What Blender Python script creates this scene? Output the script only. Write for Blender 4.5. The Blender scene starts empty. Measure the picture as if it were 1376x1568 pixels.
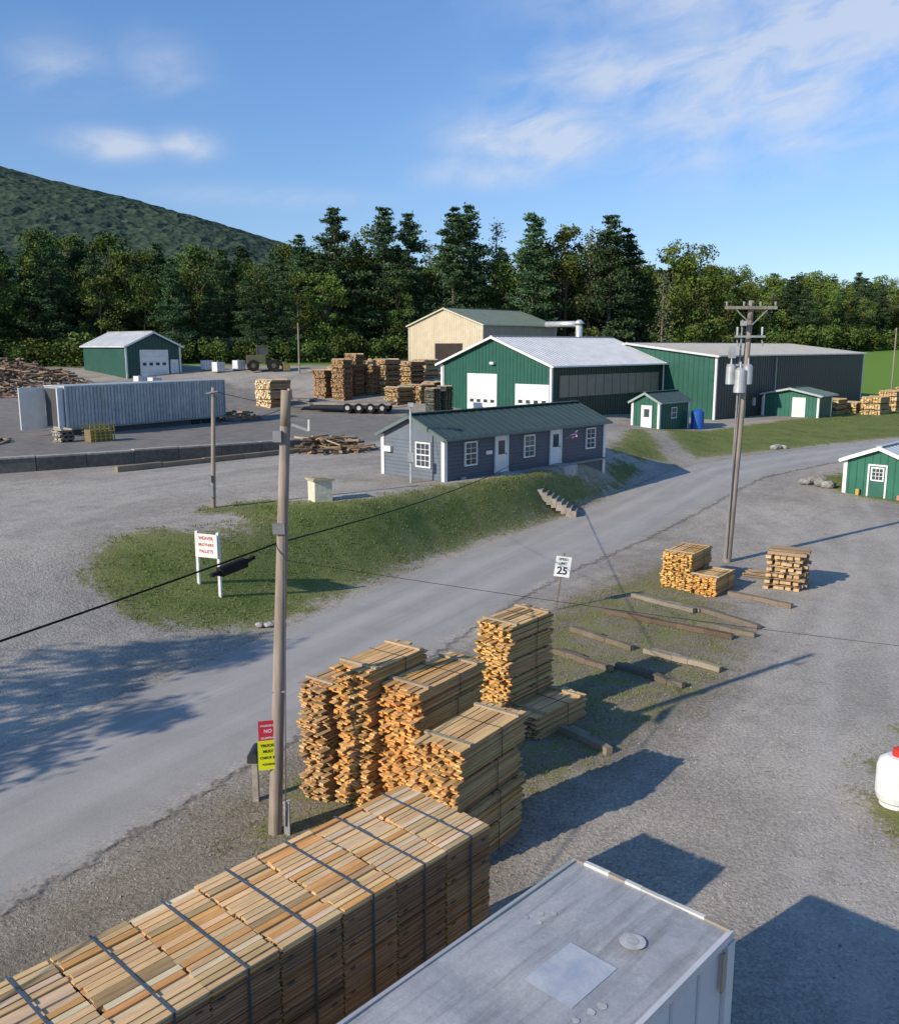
import bpy, math, random
import numpy as np
from mathutils import Vector, Matrix
random.seed(7); rng=np.random.default_rng(7)
R=random.random
def U(a,b): return a+(b-a)*random.random()
scene=bpy.context.scene
# ------------------------------------------------------------------ terrain functions
F=np.array([(-45,-45),(-21,1),(-11.3,19.3),(-6.0,28.8),(-3.3,34.5),(.36,40.9),(6.3,49),(11.2,56.5),(16.9,65),(25.9,73),(41,82.7),(62,93),(100,108),(300,190)],float)
def ss(a,b,v):
    t=np.clip((np.asarray(v,float)-a)/(b-a),0,1); return t*t*(3-2*t)
def road_q(x,y):
    x=np.asarray(x,float);y=np.asarray(y,float)
    best=np.full(x.shape,1e9);sg=np.ones(x.shape)
    for (ax,ay),(bx,by) in zip(F[:-1],F[1:]):
        dx,dy=bx-ax,by-ay
        t=np.clip(((x-ax)*dx+(y-ay)*dy)/(dx*dx+dy*dy),0,1)
        d=np.hypot(x-ax-t*dx,y-ay-t*dy)
        m=d<best
        best=np.where(m,d,best); sg=np.where(m,np.where(dx*(y-ay)-dy*(x-ax)>0,1,-1),sg)
    return best*sg
def hh(x,y):
    x=np.asarray(x,float);y=np.asarray(y,float)
    Q=road_q(x,y)
    yard=2.5-.9*ss(11,25,x)
    zr=1.5*ss(38,85,y)*(1-.25*ss(14,30,x))
    bw=3.5+11*(1-ss(22,42,y))+5*ss(14,30,x)-1.4*ss(43,49,y)*(1-ss(53,60,y))+2*ss(56,66,y)
    a=zr*(1-.8*ss(6,24,-Q)); b=zr+(yard-zr)*ss(.3,bw,Q)
    r=np.where(Q<0,a,b)
    r=r+4.3*ss(85,130,y)*(1-ss(5,35,x))+7*ss(122,235,y)
    return r
def h(x,y): return float(hh(np.array([x]),np.array([y]))[0])
def poly_sd(x,y,P):
    P=np.array(P,float); best=np.full(x.shape,1e9); ins=np.zeros(x.shape,bool)
    n=len(P)
    for i in range(n):
        ax,ay=P[i]; bx,by=P[(i+1)%n]; dx,dy=bx-ax,by-ay
        t=np.clip(((x-ax)*dx+(y-ay)*dy)/(dx*dx+dy*dy+1e-9),0,1)
        best=np.minimum(best,np.hypot(x-ax-t*dx,y-ay-t*dy))
        c=((ay>y)!=(by>y))&(x<(bx-ax)*(y-ay)/((by-ay) if abs(by-ay)>1e-9 else 1e-9)+ax)
        ins^=c
    return np.where(ins,best,-best)
# ------------------------------------------------------------------ materials
def newmat(name):
    m=bpy.data.materials.new(name); m.use_nodes=True
    nt=m.node_tree; b=nt.nodes['Principled BSDF']; return m,nt,b
def node(nt,t,**kw):
    n=nt.nodes.new(t)
    for k,v in kw.items(): setattr(n,k,v)
    return n
def math_(nt,op,a,b=None,c=None,clamp=False):
    n=nt.nodes.new('ShaderNodeMath'); n.operation=op; n.use_clamp=clamp
    for i,v in enumerate((a,b,c)):
        if v is None: continue
        if isinstance(v,(int,float)): n.inputs[i].default_value=v
        else: nt.links.new(v,n.inputs[i])
    return n.outputs[0]
def mixc(nt,f,a,b,mode='MIX'):
    n=nt.nodes.new('ShaderNodeMix'); n.data_type='RGBA'; n.blend_type=mode
    for s,v in ((n.inputs[0],f),(n.inputs[6],a),(n.inputs[7],b)):
        if isinstance(v,(int,float)): s.default_value=v
        elif isinstance(v,tuple): s.default_value=(*v[:3],1)
        else: nt.links.new(v,s)
    return n.outputs[2]
def noise(nt,vec,scale,detail=4,rough=.6,dist=0):
    n=node(nt,'ShaderNodeTexNoise'); n.inputs['Scale'].default_value=scale;n.inputs['Detail'].default_value=detail
    n.inputs['Roughness'].default_value=rough;n.inputs['Distortion'].default_value=dist
    if vec is not None: nt.links.new(vec,n.inputs['Vector'])
    return n.outputs['Fac']
def maprange(nt,v,a,b,c=0,d=1,smooth=False):
    n=nt.nodes.new('ShaderNodeMapRange')
    if smooth:n.interpolation_type='SMOOTHSTEP'
    nt.links.new(v,n.inputs[0])
    for i,x in enumerate((a,b,c,d)): n.inputs[i+1].default_value=x
    return n.outputs[0]
def mapping(nt,vec,scale=(1,1,1),rot=(0,0,0)):
    n=nt.nodes.new('ShaderNodeMapping'); nt.links.new(vec,n.inputs[0]); n.inputs['Scale'].default_value=scale; n.inputs['Rotation'].default_value=rot
    return n.outputs[0]
def objco(nt): return nt.nodes.new('ShaderNodeTexCoord').outputs['Object']
def poso(nt): return nt.nodes.new('ShaderNodeNewGeometry').outputs['Position']
def grey3(nt,f,lo,hi,a=.3,b=.7): return mixc(nt,maprange(nt,f,a,b),(lo,lo,lo),(hi,hi,hi))
def bump(nt,b,hgt,strength=.4,dist=.02):
    n=nt.nodes.new('ShaderNodeBump'); n.inputs['Strength'].default_value=strength;n.inputs['Distance'].default_value=dist
    nt.links.new(hgt,n.inputs['Height']); nt.links.new(n.outputs[0],b.inputs['Normal'])
def vcmat(name,rough=.7,metal=0,scale=(3,3,3),amt=.35,bstr=.2,spec=.3,bdist=.01):
    m,nt,b=newmat(name)
    a=node(nt,'ShaderNodeAttribute',attribute_name='Col')
    co=objco(nt)
    f=noise(nt,mapping(nt,co,scale),1,4,.65)
    f2=noise(nt,co,.6,2,.6)
    kk=math_(nt,'MULTIPLY',maprange(nt,f,.25,.75,1-amt,1+amt*.6),maprange(nt,f2,.3,.7,1-amt*.5,1+amt*.3))
    comb=nt.nodes.new('ShaderNodeCombineColor')
    for i in range(3): nt.links.new(kk,comb.inputs[i])
    nt.links.new(mixc(nt,1.0,a.outputs['Color'],comb.outputs[0],'MULTIPLY'),b.inputs['Base Color'])
    b.inputs['Roughness'].default_value=rough;b.inputs['Metallic'].default_value=metal
    b.inputs['Specular IOR Level'].default_value=spec
    bump(nt,b,f,bstr,bdist)
    return m
M_WOOD=vcmat('sawn_wood',.85,0,(2.5,30,30),.3,.3,.08)
M_PAINT=vcmat('painted_metal',.45,0,(1,1,1),.15,.05,.35)
M_ROUGH=vcmat('weathered_surface',.85,0,(5,5,5),.35,.4,.15)
M_METAL=vcmat('galvanised_metal',.45,.4,(2,2,2),.25,.1,.4)
M_POLE=vcmat('pole_wood',.9,0,(25,25,.8),.45,.6,.1)
M_STONE=vcmat('concrete',.9,0,(4,4,4),.35,.5,.1,.02)
def glassmat():
    m,nt,b=newmat('window_glass'); b.inputs['Roughness'].default_value=.08
    b.inputs['Specular IOR Level'].default_value=.6
    f=noise(nt,objco(nt),1.5,2,.5); nt.links.new(mixc(nt,f,(.015,.02,.025),(.09,.11,.13)),b.inputs['Base Color']); return m
M_GLASS=glassmat()
def leafmat(name,lo=.7,hi=1.25):
    m=bpy.data.materials.new(name); m.use_nodes=True; nt=m.node_tree
    for n in list(nt.nodes): nt.nodes.remove(n)
    out=nt.nodes.new('ShaderNodeOutputMaterial')
    a=node(nt,'ShaderNodeAttribute',attribute_name='Col')
    oi=nt.nodes.new('ShaderNodeObjectInfo')
    hs=nt.nodes.new('ShaderNodeHueSaturation')
    nt.links.new(a.outputs['Color'],hs.inputs['Color'])
    nt.links.new(maprange(nt,oi.outputs['Random'],0,1,.482,.512),hs.inputs['Hue'])
    nt.links.new(maprange(nt,oi.outputs['Random'],0,1,lo,hi),hs.inputs['Value'])
    d=nt.nodes.new('ShaderNodeBsdfDiffuse')
    nt.links.new(hs.outputs[0],d.inputs[0]);nt.links.new(d.outputs[0],out.inputs[0])
    return m
M_LEAF=leafmat('foliage')
# ------------------------------------------------------------------ mesh builder
class MB:
    def __init__(s): s.v=[];s.f=[];s.c=[];s.m=[]
    def face(s,pts,col,mi=0):
        n=len(s.v); s.v+= [tuple(p) for p in pts]; s.f.append(tuple(range(n,n+len(pts)))); s.c.append(col); s.m.append(mi)
    def box(s,x0,y0,z0,x1,y1,z1,col,end=None,top=None,yaw=0,mi=0):
        n=len(s.v)
        P=[(x0,y0,z0),(x1,y0,z0),(x1,y1,z0),(x0,y1,z0),(x0,y0,z1),(x1,y0,z1),(x1,y1,z1),(x0,y1,z1)]
        if yaw:
            cx,cy=(x0+x1)/2,(y0+y1)/2;c,q=math.cos(yaw),math.sin(yaw)
            P=[(cx+(a-cx)*c-(b-cy)*q,cy+(a-cx)*q+(b-cy)*c,d) for a,b,d in P]
        s.v+=P
        s.f+=[(n,n+3,n+2,n+1),(n+4,n+5,n+6,n+7),(n,n+1,n+5,n+4),(n+2,n+3,n+7,n+6),(n+3,n,n+4,n+7),(n+1,n+2,n+6,n+5)]
        e=end or col;t=top or col
        s.c+=[col,t,col,col,e,e]; s.m+=[mi]*6
    def beam(s,p0,p1,w,hgt,col,mi=0,end=None):
        p0=Vector(p0);p1=Vector(p1);d=(p1-p0).normalized(); sd=d.cross(Vector((0,0,1)))
        if sd.length<1e-3: sd=Vector((1,0,0))
        sd.normalize(); up=sd.cross(d); sd*=w/2; up*=hgt/2
        n=len(s.v)
        for p in (p0,p1):
            s.v+=[tuple(p-sd-up),tuple(p+sd-up),tuple(p+sd+up),tuple(p-sd+up)]
        s.f+=[(n,n+1,n+2,n+3),(n+7,n+6,n+5,n+4),(n,n+4,n+5,n+1),(n+1,n+5,n+6,n+2),(n+2,n+6,n+7,n+3),(n+3,n+7,n+4,n)]
        e=end or col
        s.c+=[e,e]+[col]*4; s.m+=[mi]*6
    def cyl(s,p0,p1,r0,r1,n,col,mi=0,cap=True,capcol=None):
        p0=Vector(p0);p1=Vector(p1);d=(p1-p0).normalized()
        a=d.orthogonal().normalized();b=d.cross(a);k=len(s.v)
        for p,r in ((p0,r0),(p1,r1)):
            for i in range(n):
                t=2*math.pi*i/n; s.v.append(tuple(p+a*(r*math.cos(t))+b*(r*math.sin(t))))
        for i in range(n):
            j=(i+1)%n; s.f.append((k+i,k+j,k+n+j,k+n+i)); s.c.append(col); s.m.append(mi)
        if cap:
            s.f.append(tuple(range(k+n,k+2*n)));s.c.append(capcol or col);s.m.append(mi)
            s.f.append(tuple(reversed(range(k,k+n))));s.c.append(capcol or col);s.m.append(mi)
    def obj(s,name,mats,parent=None,loc=(0,0,0),az=None,rz=0,smooth=False):
        me=bpy.data.meshes.new(name); me.from_pydata(s.v,[],s.f); 
        if not isinstance(mats,(list,tuple)): mats=[mats]
        for m in mats: me.materials.append(m)
        a=me.attributes.new('Col','FLOAT_COLOR','FACE')
        arr=np.ones((len(s.c),4),np.float32); arr[:,:3]=np.array(s.c,np.float32)[:,:3]; a.data.foreach_set('color',arr.ravel())
        me.polygons.foreach_set('material_index',s.m)
        if smooth: me.polygons.foreach_set('use_smooth',[True]*len(s.f))
        me.update()
        o=bpy.data.objects.new(name,me); scene.collection.objects.link(o)
        o.location=loc; o.rotation_euler=(0,0,math.radians(90-az) if az is not None else rz)
        if parent: o.parent=parent
        return o
def empty(name,loc=(0,0,0),az=None):
    o=bpy.data.objects.new(name,None); scene.collection.objects.link(o); o.location=loc; o.empty_display_size=.5
    if az is not None:o.rotation_euler=(0,0,math.radians(90-az))
    return o
def var(c,a=.15,hue=.05):
    k=1+U(-a,a); return (max(0,c[0]*k*(1+U(-hue,hue))),max(0,c[1]*k),max(0,c[2]*k*(1+U(-hue,hue))))
# ------------------------------------------------------------------ ground
island=[(-12.1,29.7),(-12.8,30.7),(-12.9,32.5),(-11.8,34.3),(-9.7,34.9),(-8.2,36.2),(-9.2,37.6),(-11.5,38.3),(-8.7,41.4),(-6.5,40.8),(-3.9,41.9),(-0.6,45.6),(4.0,50.2),(9.9,56.7),(11.0,61.5),(13.2,63.6),(13.4,62.0),(12.2,59.2),(6.9,50.3),(0.2,41.2),(-3.5,35.1),(-5.1,31.5),(-6.3,29.5),(-7.9,29.2),(-9.4,28.5),(-10.4,28.4)]
verge=[(-4.6,15.6),(-4.7,17.6),(-4.0,19.2),(-2.6,21.8),(2.9,31.1),(5.0,34.6),(9.1,39.4),(11.5,38.2),(10,36),(10.6,33),(10.2,28.8),(8.6,25.0),(6.0,21.5),(4.4,19.8),(3.3,18.4),(1.4,16.0),(.6,15.0),(-3.7,14.6)]
whgrass=[(10.9,63.5),(13,70),(15.5,80),(20,85),(24.3,86),(49.5,112),(60,113),(60,93.5),(41,83.6),(25.9,73.8),(23,71.6),(18,67.6),(14,64.6)]
rgrass=[(20,26),(11.6,21.9),(9.4,19.6),(8.35,17.6),(8.1,16.1),(8.6,14.9),(20,14)]
shedgrass=[(23.8,58.6),(25.1,62.4),(28.5,65.0),(36,66),(36,52),(27.0,52.9),(24.9,55.2)]
asphP=[(-34,58),(-23,52),(-10,61),(-4,68),(-1,87),(-14,97),(-28,112),(-62,112),(-70,60)]
field=[(55,125),(300,150),(300,420),(120,300),(70,215),(45,160)]
pathP=[(18.2,83),(19.6,82.5),(17.9,74),(18.3,69.5),(19.6,66.5),(16.2,65.9),(16.3,70)]
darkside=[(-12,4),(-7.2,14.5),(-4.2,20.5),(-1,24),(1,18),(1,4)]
def axis(a,b,st,lo,hi):
    v=list(np.arange(a,b+1e-6,st)); d=st
    x=a
    L=[]
    while x>lo: d*=1.25; x-=d; L.append(x)
    x=b;d=st;H_=[]
    while x<hi: d*=1.25;x+=d;H_.append(x)
    return np.array(L[::-1]+v+H_)
xs=axis(-40,62,.35,-2600,2600); ys=axis(6,112,.35,-1500,3200)
X,Y=np.meshgrid(xs,ys); Z=hh(X,Y)
fine=((X>-40)&(X<62)&(Y>6)&(Y<112))
Z=Z+np.where(fine,(rng.random(X.shape)-.5)*.012,0)
nx,ny=len(xs),len(ys)
me=bpy.data.meshes.new('ground')
co=np.stack([X,Y,Z],-1).reshape(-1,3)
idx=np.arange(nx*ny).reshape(ny,nx)
fc=np.stack([idx[:-1,:-1],idx[:-1,1:],idx[1:,1:],idx[1:,:-1]],-1).reshape(-1,4)
me.from_pydata(co.tolist(),[],fc.tolist())
g=np.maximum.reduce([poly_sd(X,Y,island),np.minimum(poly_sd(X,Y,verge),.9)-.72,poly_sd(X,Y,whgrass),poly_sd(X,Y,rgrass)-.2,poly_sd(X,Y,shedgrass)-.3,poly_sd(X,Y,field),np.where(Y>126,(Y-128)*.3,-9)+0*X, np.where(X<-58,(-60-X)*.3,-9)])
g=np.minimum(g,-poly_sd(X,Y,pathP)*1.0)
def addattr(me,n,arr):
    a=me.attributes.new(n,'FLOAT','POINT'); a.data.foreach_set('value',np.clip(arr,-4,4).astype(np.float32).ravel())
addattr(me,'grass',g); addattr(me,'asph',poly_sd(X,Y,asphP)); addattr(me,'forest',np.where((X<60),Y-134,-4.)+0*X)
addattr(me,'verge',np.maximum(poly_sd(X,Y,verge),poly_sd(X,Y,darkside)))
TR=[[(6,8),(8.6,16),(11,23),(15,31),(20.5,42),(24,54),(27,64),(33,73)],[(10,10),(13,22),(20,35),(31,46),(48,56)],[(7,14),(13,27),(16.5,36),(17.5,48),(15,56)],[(-9.5,21),(-14,27),(-16.5,34),(-16,42),(-11,48),(-3,53)],[(-13,14),(-18,24),(-23,35),(-27,46),(-31,54)],[(-12,22),(-18,31),(-19.5,40),(-14,52),(-6,61),(-3,72),(-3,86)],[(12,61),(8,68),(4,78),(2,86)]]
trk=np.zeros(X.shape)
for P in TR:
    P=np.array(P,float)
    tt=np.linspace(0,len(P)-1,len(P)*6)
    Q=np.stack([np.interp(tt,range(len(P)),P[:,0]),np.interp(tt,range(len(P)),P[:,1])],1)
    for _ in range(8): Q[1:-1]=(Q[:-2]+2*Q[1:-1]+Q[2:])/4
    best=np.full(X.shape,99.)
    for (ax,ay),(bx,by) in zip(Q[:-1],Q[1:]):
        dx,dy=bx-ax,by-ay;t=np.clip(((X-ax)*dx+(Y-ay)*dy)/(dx*dx+dy*dy),0,1)
        best=np.minimum(best,np.hypot(X-ax-t*dx,Y-ay-t*dy))
    trk=np.maximum(trk,np.exp(-((best-.95)/.42)**2)); trk=np.maximum(trk,.45*np.exp(-(best/2.4)**2))
addattr(me,'track',trk)
me.polygons.foreach_set('use_smooth',[True]*len(fc)); me.update()
ground=bpy.data.objects.new('ground',me); scene.collection.objects.link(ground)
def gravel_color(nt,P):
    n1=noise(nt,P,.16,3,.6,.6); n2=noise(nt,P,11,3,.75)
    rd=mapping(nt,P,(1,1,1),(0,0,math.radians(38)))
    n3=noise(nt,mapping(nt,rd,(1,.10,1)),.55,3,.6,.9)
    base=mixc(nt,maprange(nt,n1,.34,.66),(.30,.27,.225),(.45,.405,.335))
    base=mixc(nt,maprange(nt,n3,.45,.66,0,.55),base,(.275,.25,.22))
    n4=noise(nt,P,1.3,4,.7,.5)
    base=mixc(nt,maprange(nt,n4,.5,.75,0,.4),base,(.50,.45,.38))
    base=mixc(nt,maprange(nt,n4,.32,.46,.4,0),base,(.20,.18,.155))
    c=mixc(nt,.7,base,grey3(nt,n2,.58,1.34),'MULTIPLY')
    v=nt.nodes.new('ShaderNodeTexVoronoi'); v.inputs['Scale'].default_value=26; nt.links.new(P,v.inputs['Vector'])
    sv=nt.nodes.new('ShaderNodeSeparateColor');nt.links.new(v.outputs['Color'],sv.inputs[0])
    c=mixc(nt,.4,c,grey3(nt,sv.outputs[0],.5,1.5,0,1),'MULTIPLY')
    return c,n2
def P_y(nt,P):
    s=nt.nodes.new('ShaderNodeSeparateXYZ');nt.links.new(P,s.inputs[0]);return s.outputs[1]
def ground_mat():
    m,nt,b=newmat('gravel_and_grass'); P=poso(nt)
    gc,n2=gravel_color(nt,P)
    att=lambda n:node(nt,'ShaderNodeAttribute',attribute_name=n).outputs['Fac']
    g1=noise(nt,P,.9,5,.75); g2=noise(nt,P,7,3,.7)
    gc=mixc(nt,math_(nt,'MULTIPLY',att('track'),maprange(nt,g1,.35,.6,.2,.7)),gc,mixc(nt,1,(.49,.45,.39),grey3(nt,n2,.85,1.12),'MULTIPLY'))
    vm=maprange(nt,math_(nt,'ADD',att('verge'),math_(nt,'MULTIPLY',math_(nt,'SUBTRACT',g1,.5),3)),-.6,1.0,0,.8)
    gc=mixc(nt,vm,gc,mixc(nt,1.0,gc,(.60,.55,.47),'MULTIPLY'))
    na=noise(nt,P,.5,4,.65)
    am=maprange(nt,math_(nt,'ADD',att('asph'),math_(nt,'MULTIPLY',math_(nt,'SUBTRACT',na,.5),6)),-.5,1.2)
    asph=mixc(nt,maprange(nt,g1,.3,.7),(.14,.13,.12),(.25,.235,.21))
    c=mixc(nt,math_(nt,'MULTIPLY',am,.85),gc,asph)
    e=math_(nt,'ADD',math_(nt,'MULTIPLY',math_(nt,'SUBTRACT',g1,.5),3.4),math_(nt,'MULTIPLY',math_(nt,'SUBTRACT',g2,.5),1.8))
    gm=maprange(nt,math_(nt,'ADD',att('grass'),e),-.05,.45)
    n6=noise(nt,P,14,3,.8)
    gr=mixc(nt,maprange(nt,na,.35,.65),(.115,.155,.042),(.19,.215,.065))
    # worn, yellowish margins
    ge=maprange(nt,math_(nt,'ADD',att('grass'),math_(nt,'MULTIPLY',e,.8)),.2,1.4,.75,0)
    gr=mixc(nt,ge,gr,(.25,.225,.105))
    gr=mixc(nt,maprange(nt,noise(nt,P,2.2,4,.7),.52,.76,0,.7),gr,(.26,.225,.115))
    gr=mixc(nt,.75,gr,grey3(nt,n6,.5,1.4),'MULTIPLY')
    gr=mixc(nt,maprange(nt,P_y(nt,P),116,128),gr,(.15,.26,.045))
    c=mixc(nt,gm,c,gr)
    c=mixc(nt,maprange(nt,att('forest'),-2,2),c,(.035,.05,.018))
    nt.links.new(c,b.inputs['Base Color']); b.inputs['Roughness'].default_value=.95; b.inputs['Specular IOR Level'].default_value=.1
    bump(nt,b,n2,.7,.05)
    return m
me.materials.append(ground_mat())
# ------------------------------------------------------------------ road
def road():
    pts=[]
    for a,b in zip(F[:-1],F[1:]):
        n=max(2,int(np.hypot(*(b-a))/1.2))
        for i in range(n): pts.append(a+(b-a)*i/n)
    pts=np.array(pts)
    for _ in range(6): pts[1:-1]=(pts[:-2]+2*pts[1:-1]+pts[2:])/4
    T=np.gradient(pts,axis=0); T/=np.linalg.norm(T,axis=1)[:,None]; N=np.stack([T[:,1],-T[:,0]],1)
    K=16; V=[];fa=[];ed=[];al=[]
    offs=np.linspace(-.3,6.0,K)
    for i,p in enumerate(pts):
        for o in offs:
            q=p+N[i]*o; V.append((q[0],q[1],h(q[0],q[1])+.03)); ed.append(min(o+.3,6.0-o)); al.append(o)
    for i in range(len(pts)-1):
        for j in range(K-1):
            a=i*K+j; fa.append((a,a+K,a+K+1,a+1))
    me=bpy.data.meshes.new('road'); me.from_pydata(V,[],fa)
    addattr(me,'edge',np.array(ed)); addattr(me,'across',np.array(al)-2.85)
    me.polygons.foreach_set('use_smooth',[True]*len(fa)); me.update()
    m,nt,b=newmat('dusty_road'); P=poso(nt); gc,n2=gravel_color(nt,P)
    att=lambda n:node(nt,'ShaderNodeAttribute',attribute_name=n).outputs['Fac']
    wn=noise(nt,mapping(nt,mapping(nt,P,(1,1,1),(0,0,math.radians(31))),(1,.05,1)),1.6,3,.6)
    ac=math_(nt,'ABSOLUTE',math_(nt,'SUBTRACT',math_(nt,'ABSOLUTE',att('across')),.95))
    tr=maprange(nt,ac,0,.8,1,0,True)
    asp=mixc(nt,maprange(nt,noise(nt,P,.4,4,.7,.5),.3,.7),(.32,.30,.275),(.40,.38,.345))
    asp=mixc(nt,math_(nt,'MULTIPLY',tr,.45),asp,(.47,.445,.405))
    asp=mixc(nt,maprange(nt,wn,.45,.7,0,.45),asp,(.27,.26,.24))
    asp=mixc(nt,.5,asp,grey3(nt,noise(nt,P,40,2,.8),.75,1.22),'MULTIPLY')
    en=noise(nt,P,1.8,5,.78)
    em=maprange(nt,math_(nt,'ADD',att('edge'),math_(nt,'MULTIPLY',math_(nt,'SUBTRACT',en,.5),1.8)),.15,.95)
    c=mixc(nt,em,gc,asp)
    nt.links.new(c,b.inputs['Base Color']); b.inputs['Roughness'].default_value=.85; b.inputs['Specular IOR Level'].default_value=.2
    bump(nt,b,n2,.25,.02)
    tb=nt.nodes.new('ShaderNodeBsdfTransparent'); mx=nt.nodes.new('ShaderNodeMixShader')
    k=maprange(nt,math_(nt,'ADD',att('edge'),math_(nt,'MULTIPLY',math_(nt,'SUBTRACT',en,.5),1.2)),.05,.3)
    nt.links.new(k,mx.inputs[0]);nt.links.new(tb.outputs[0],mx.inputs[1]);nt.links.new(b.outputs[0],mx.inputs[2])
    nt.links.new(mx.outputs[0],nt.nodes['Material Output'].inputs[0])
    me.materials.append(m)
    o=bpy.data.objects.new('road',me);scene.collection.objects.link(o)
road()
# ------------------------------------------------------------------ grass tufts
def leafobj(name,T,C,mat):
    n=T.shape[0];k=T.shape[1]
    me=bpy.data.meshes.new(name); me.vertices.add(n*k); me.vertices.foreach_set('co',T.astype(np.float32).ravel())
    me.loops.add(n*k); me.loops.foreach_set('vertex_index',np.arange(n*k,dtype=np.int32))
    me.polygons.add(n); me.polygons.foreach_set('loop_start',np.arange(0,n*k,k,dtype=np.int32)); me.polygons.foreach_set('loop_total',np.full(n,k,dtype=np.int32))
    me.update(calc_edges=True)
    a=me.attributes.new('Col','FLOAT_COLOR','FACE'); arr=np.ones((n,4),np.float32);arr[:,:3]=C; a.data.foreach_set('color',arr.ravel())
    me.materials.append(mat)
    o=bpy.data.objects.new(name,me);scene.collection.objects.link(o);return o
def blades(name,polys,n,hmin,hmax,w,inset=.2,dryf=.2):
    V=[];C=[]
    for P,k in zip(polys,n):
        P=np.array(P); lo=P.min(0);hi=P.max(0)
        x=rng.uniform(lo[0],hi[0],k);y=rng.uniform(lo[1],hi[1],k)
        cl=np.sin(x*2.1+1.3*np.sin(y*1.7))*np.sin(y*2.6+1.1*np.sin(x*2.3))
        sd=poly_sd(x,y,P)
        m=(sd+cl*.8+rng.uniform(-.3,.3,k)>inset)&(rng.random(k)<.5+.5*cl)
        x=x[m];y=y[m];sd=sd[m];q=road_q(x,y); kp=(q>.1)|(q<-6.1); x,y,sd=x[kp],y[kp],sd[kp];z=hh(x,y)
        N=len(x);a=rng.uniform(0,6.28,N);hg=rng.uniform(hmin,hmax,N);lx=rng.normal(0,.5,N)*hg;ly=rng.normal(0,.5,N)*hg
        b0=np.stack([x-np.cos(a)*w/2,y-np.sin(a)*w/2,z-.01],1);b1=np.stack([x+np.cos(a)*w/2,y+np.sin(a)*w/2,z-.01],1);t=np.stack([x+lx,y+ly,z+hg],1)
        V.append(np.stack([b0,b1,t],1).reshape(-1,3))
        s=rng.random(N)[:,None]; dry=(rng.random(N)<dryf+.35*np.exp(-np.maximum(sd,0)/.8))[:,None]
        c=(1-s)*np.array([.10,.15,.035])+s*np.array([.17,.215,.06]); c=np.where(dry,np.array([.25,.225,.11]),c); C.append(c)
    V=np.concatenate(V);C=np.concatenate(C)
    leafobj(name,V.reshape(-1,3,3),C,M_GR)
M_GR=leafmat('grass_blades',1,1)
blades('grass',[verge,rgrass],[90000,34000],.03,.10,.02,.6,.3)
blades('grass',[island,shedgrass,whgrass],[130000,12000,60000],.04,.11,.035,.15,.15)
def stones():
    k=9000; x=rng.uniform(-10,9,k);y=rng.uniform(9,26,k);q=road_q(x,y)
    m=((q<-5.7)|(q>0.1)); x=x[m];y=y[m];z=hh(x,y);N=len(x);s=rng.uniform(.008,.024,N)*np.where(rng.random(N)<.04,1.9,1)
    a=rng.uniform(0,6.28,N)
    base=np.stack([x,y,z],1)[:,None,:]
    d=[]
    for i in range(3): d.append(np.stack([np.cos(a+i*2.1)*s,np.sin(a+i*2.1)*s*.8,np.zeros(N)],1))
    top=np.stack([rng.normal(0,.2,N)*s,rng.normal(0,.2,N)*s,s*.9],1)
    T=np.stack([np.stack([d[i],d[(i+1)%3],top],1) for i in range(3)],1)+base[:,None]
    c=np.repeat((rng.uniform(.14,.5,N)[:,None]*np.array([1,.93,.84])),3,0)
    leafobj('gravel_stones',T.reshape(-1,3,3),c,M_GR)
stones()
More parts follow.
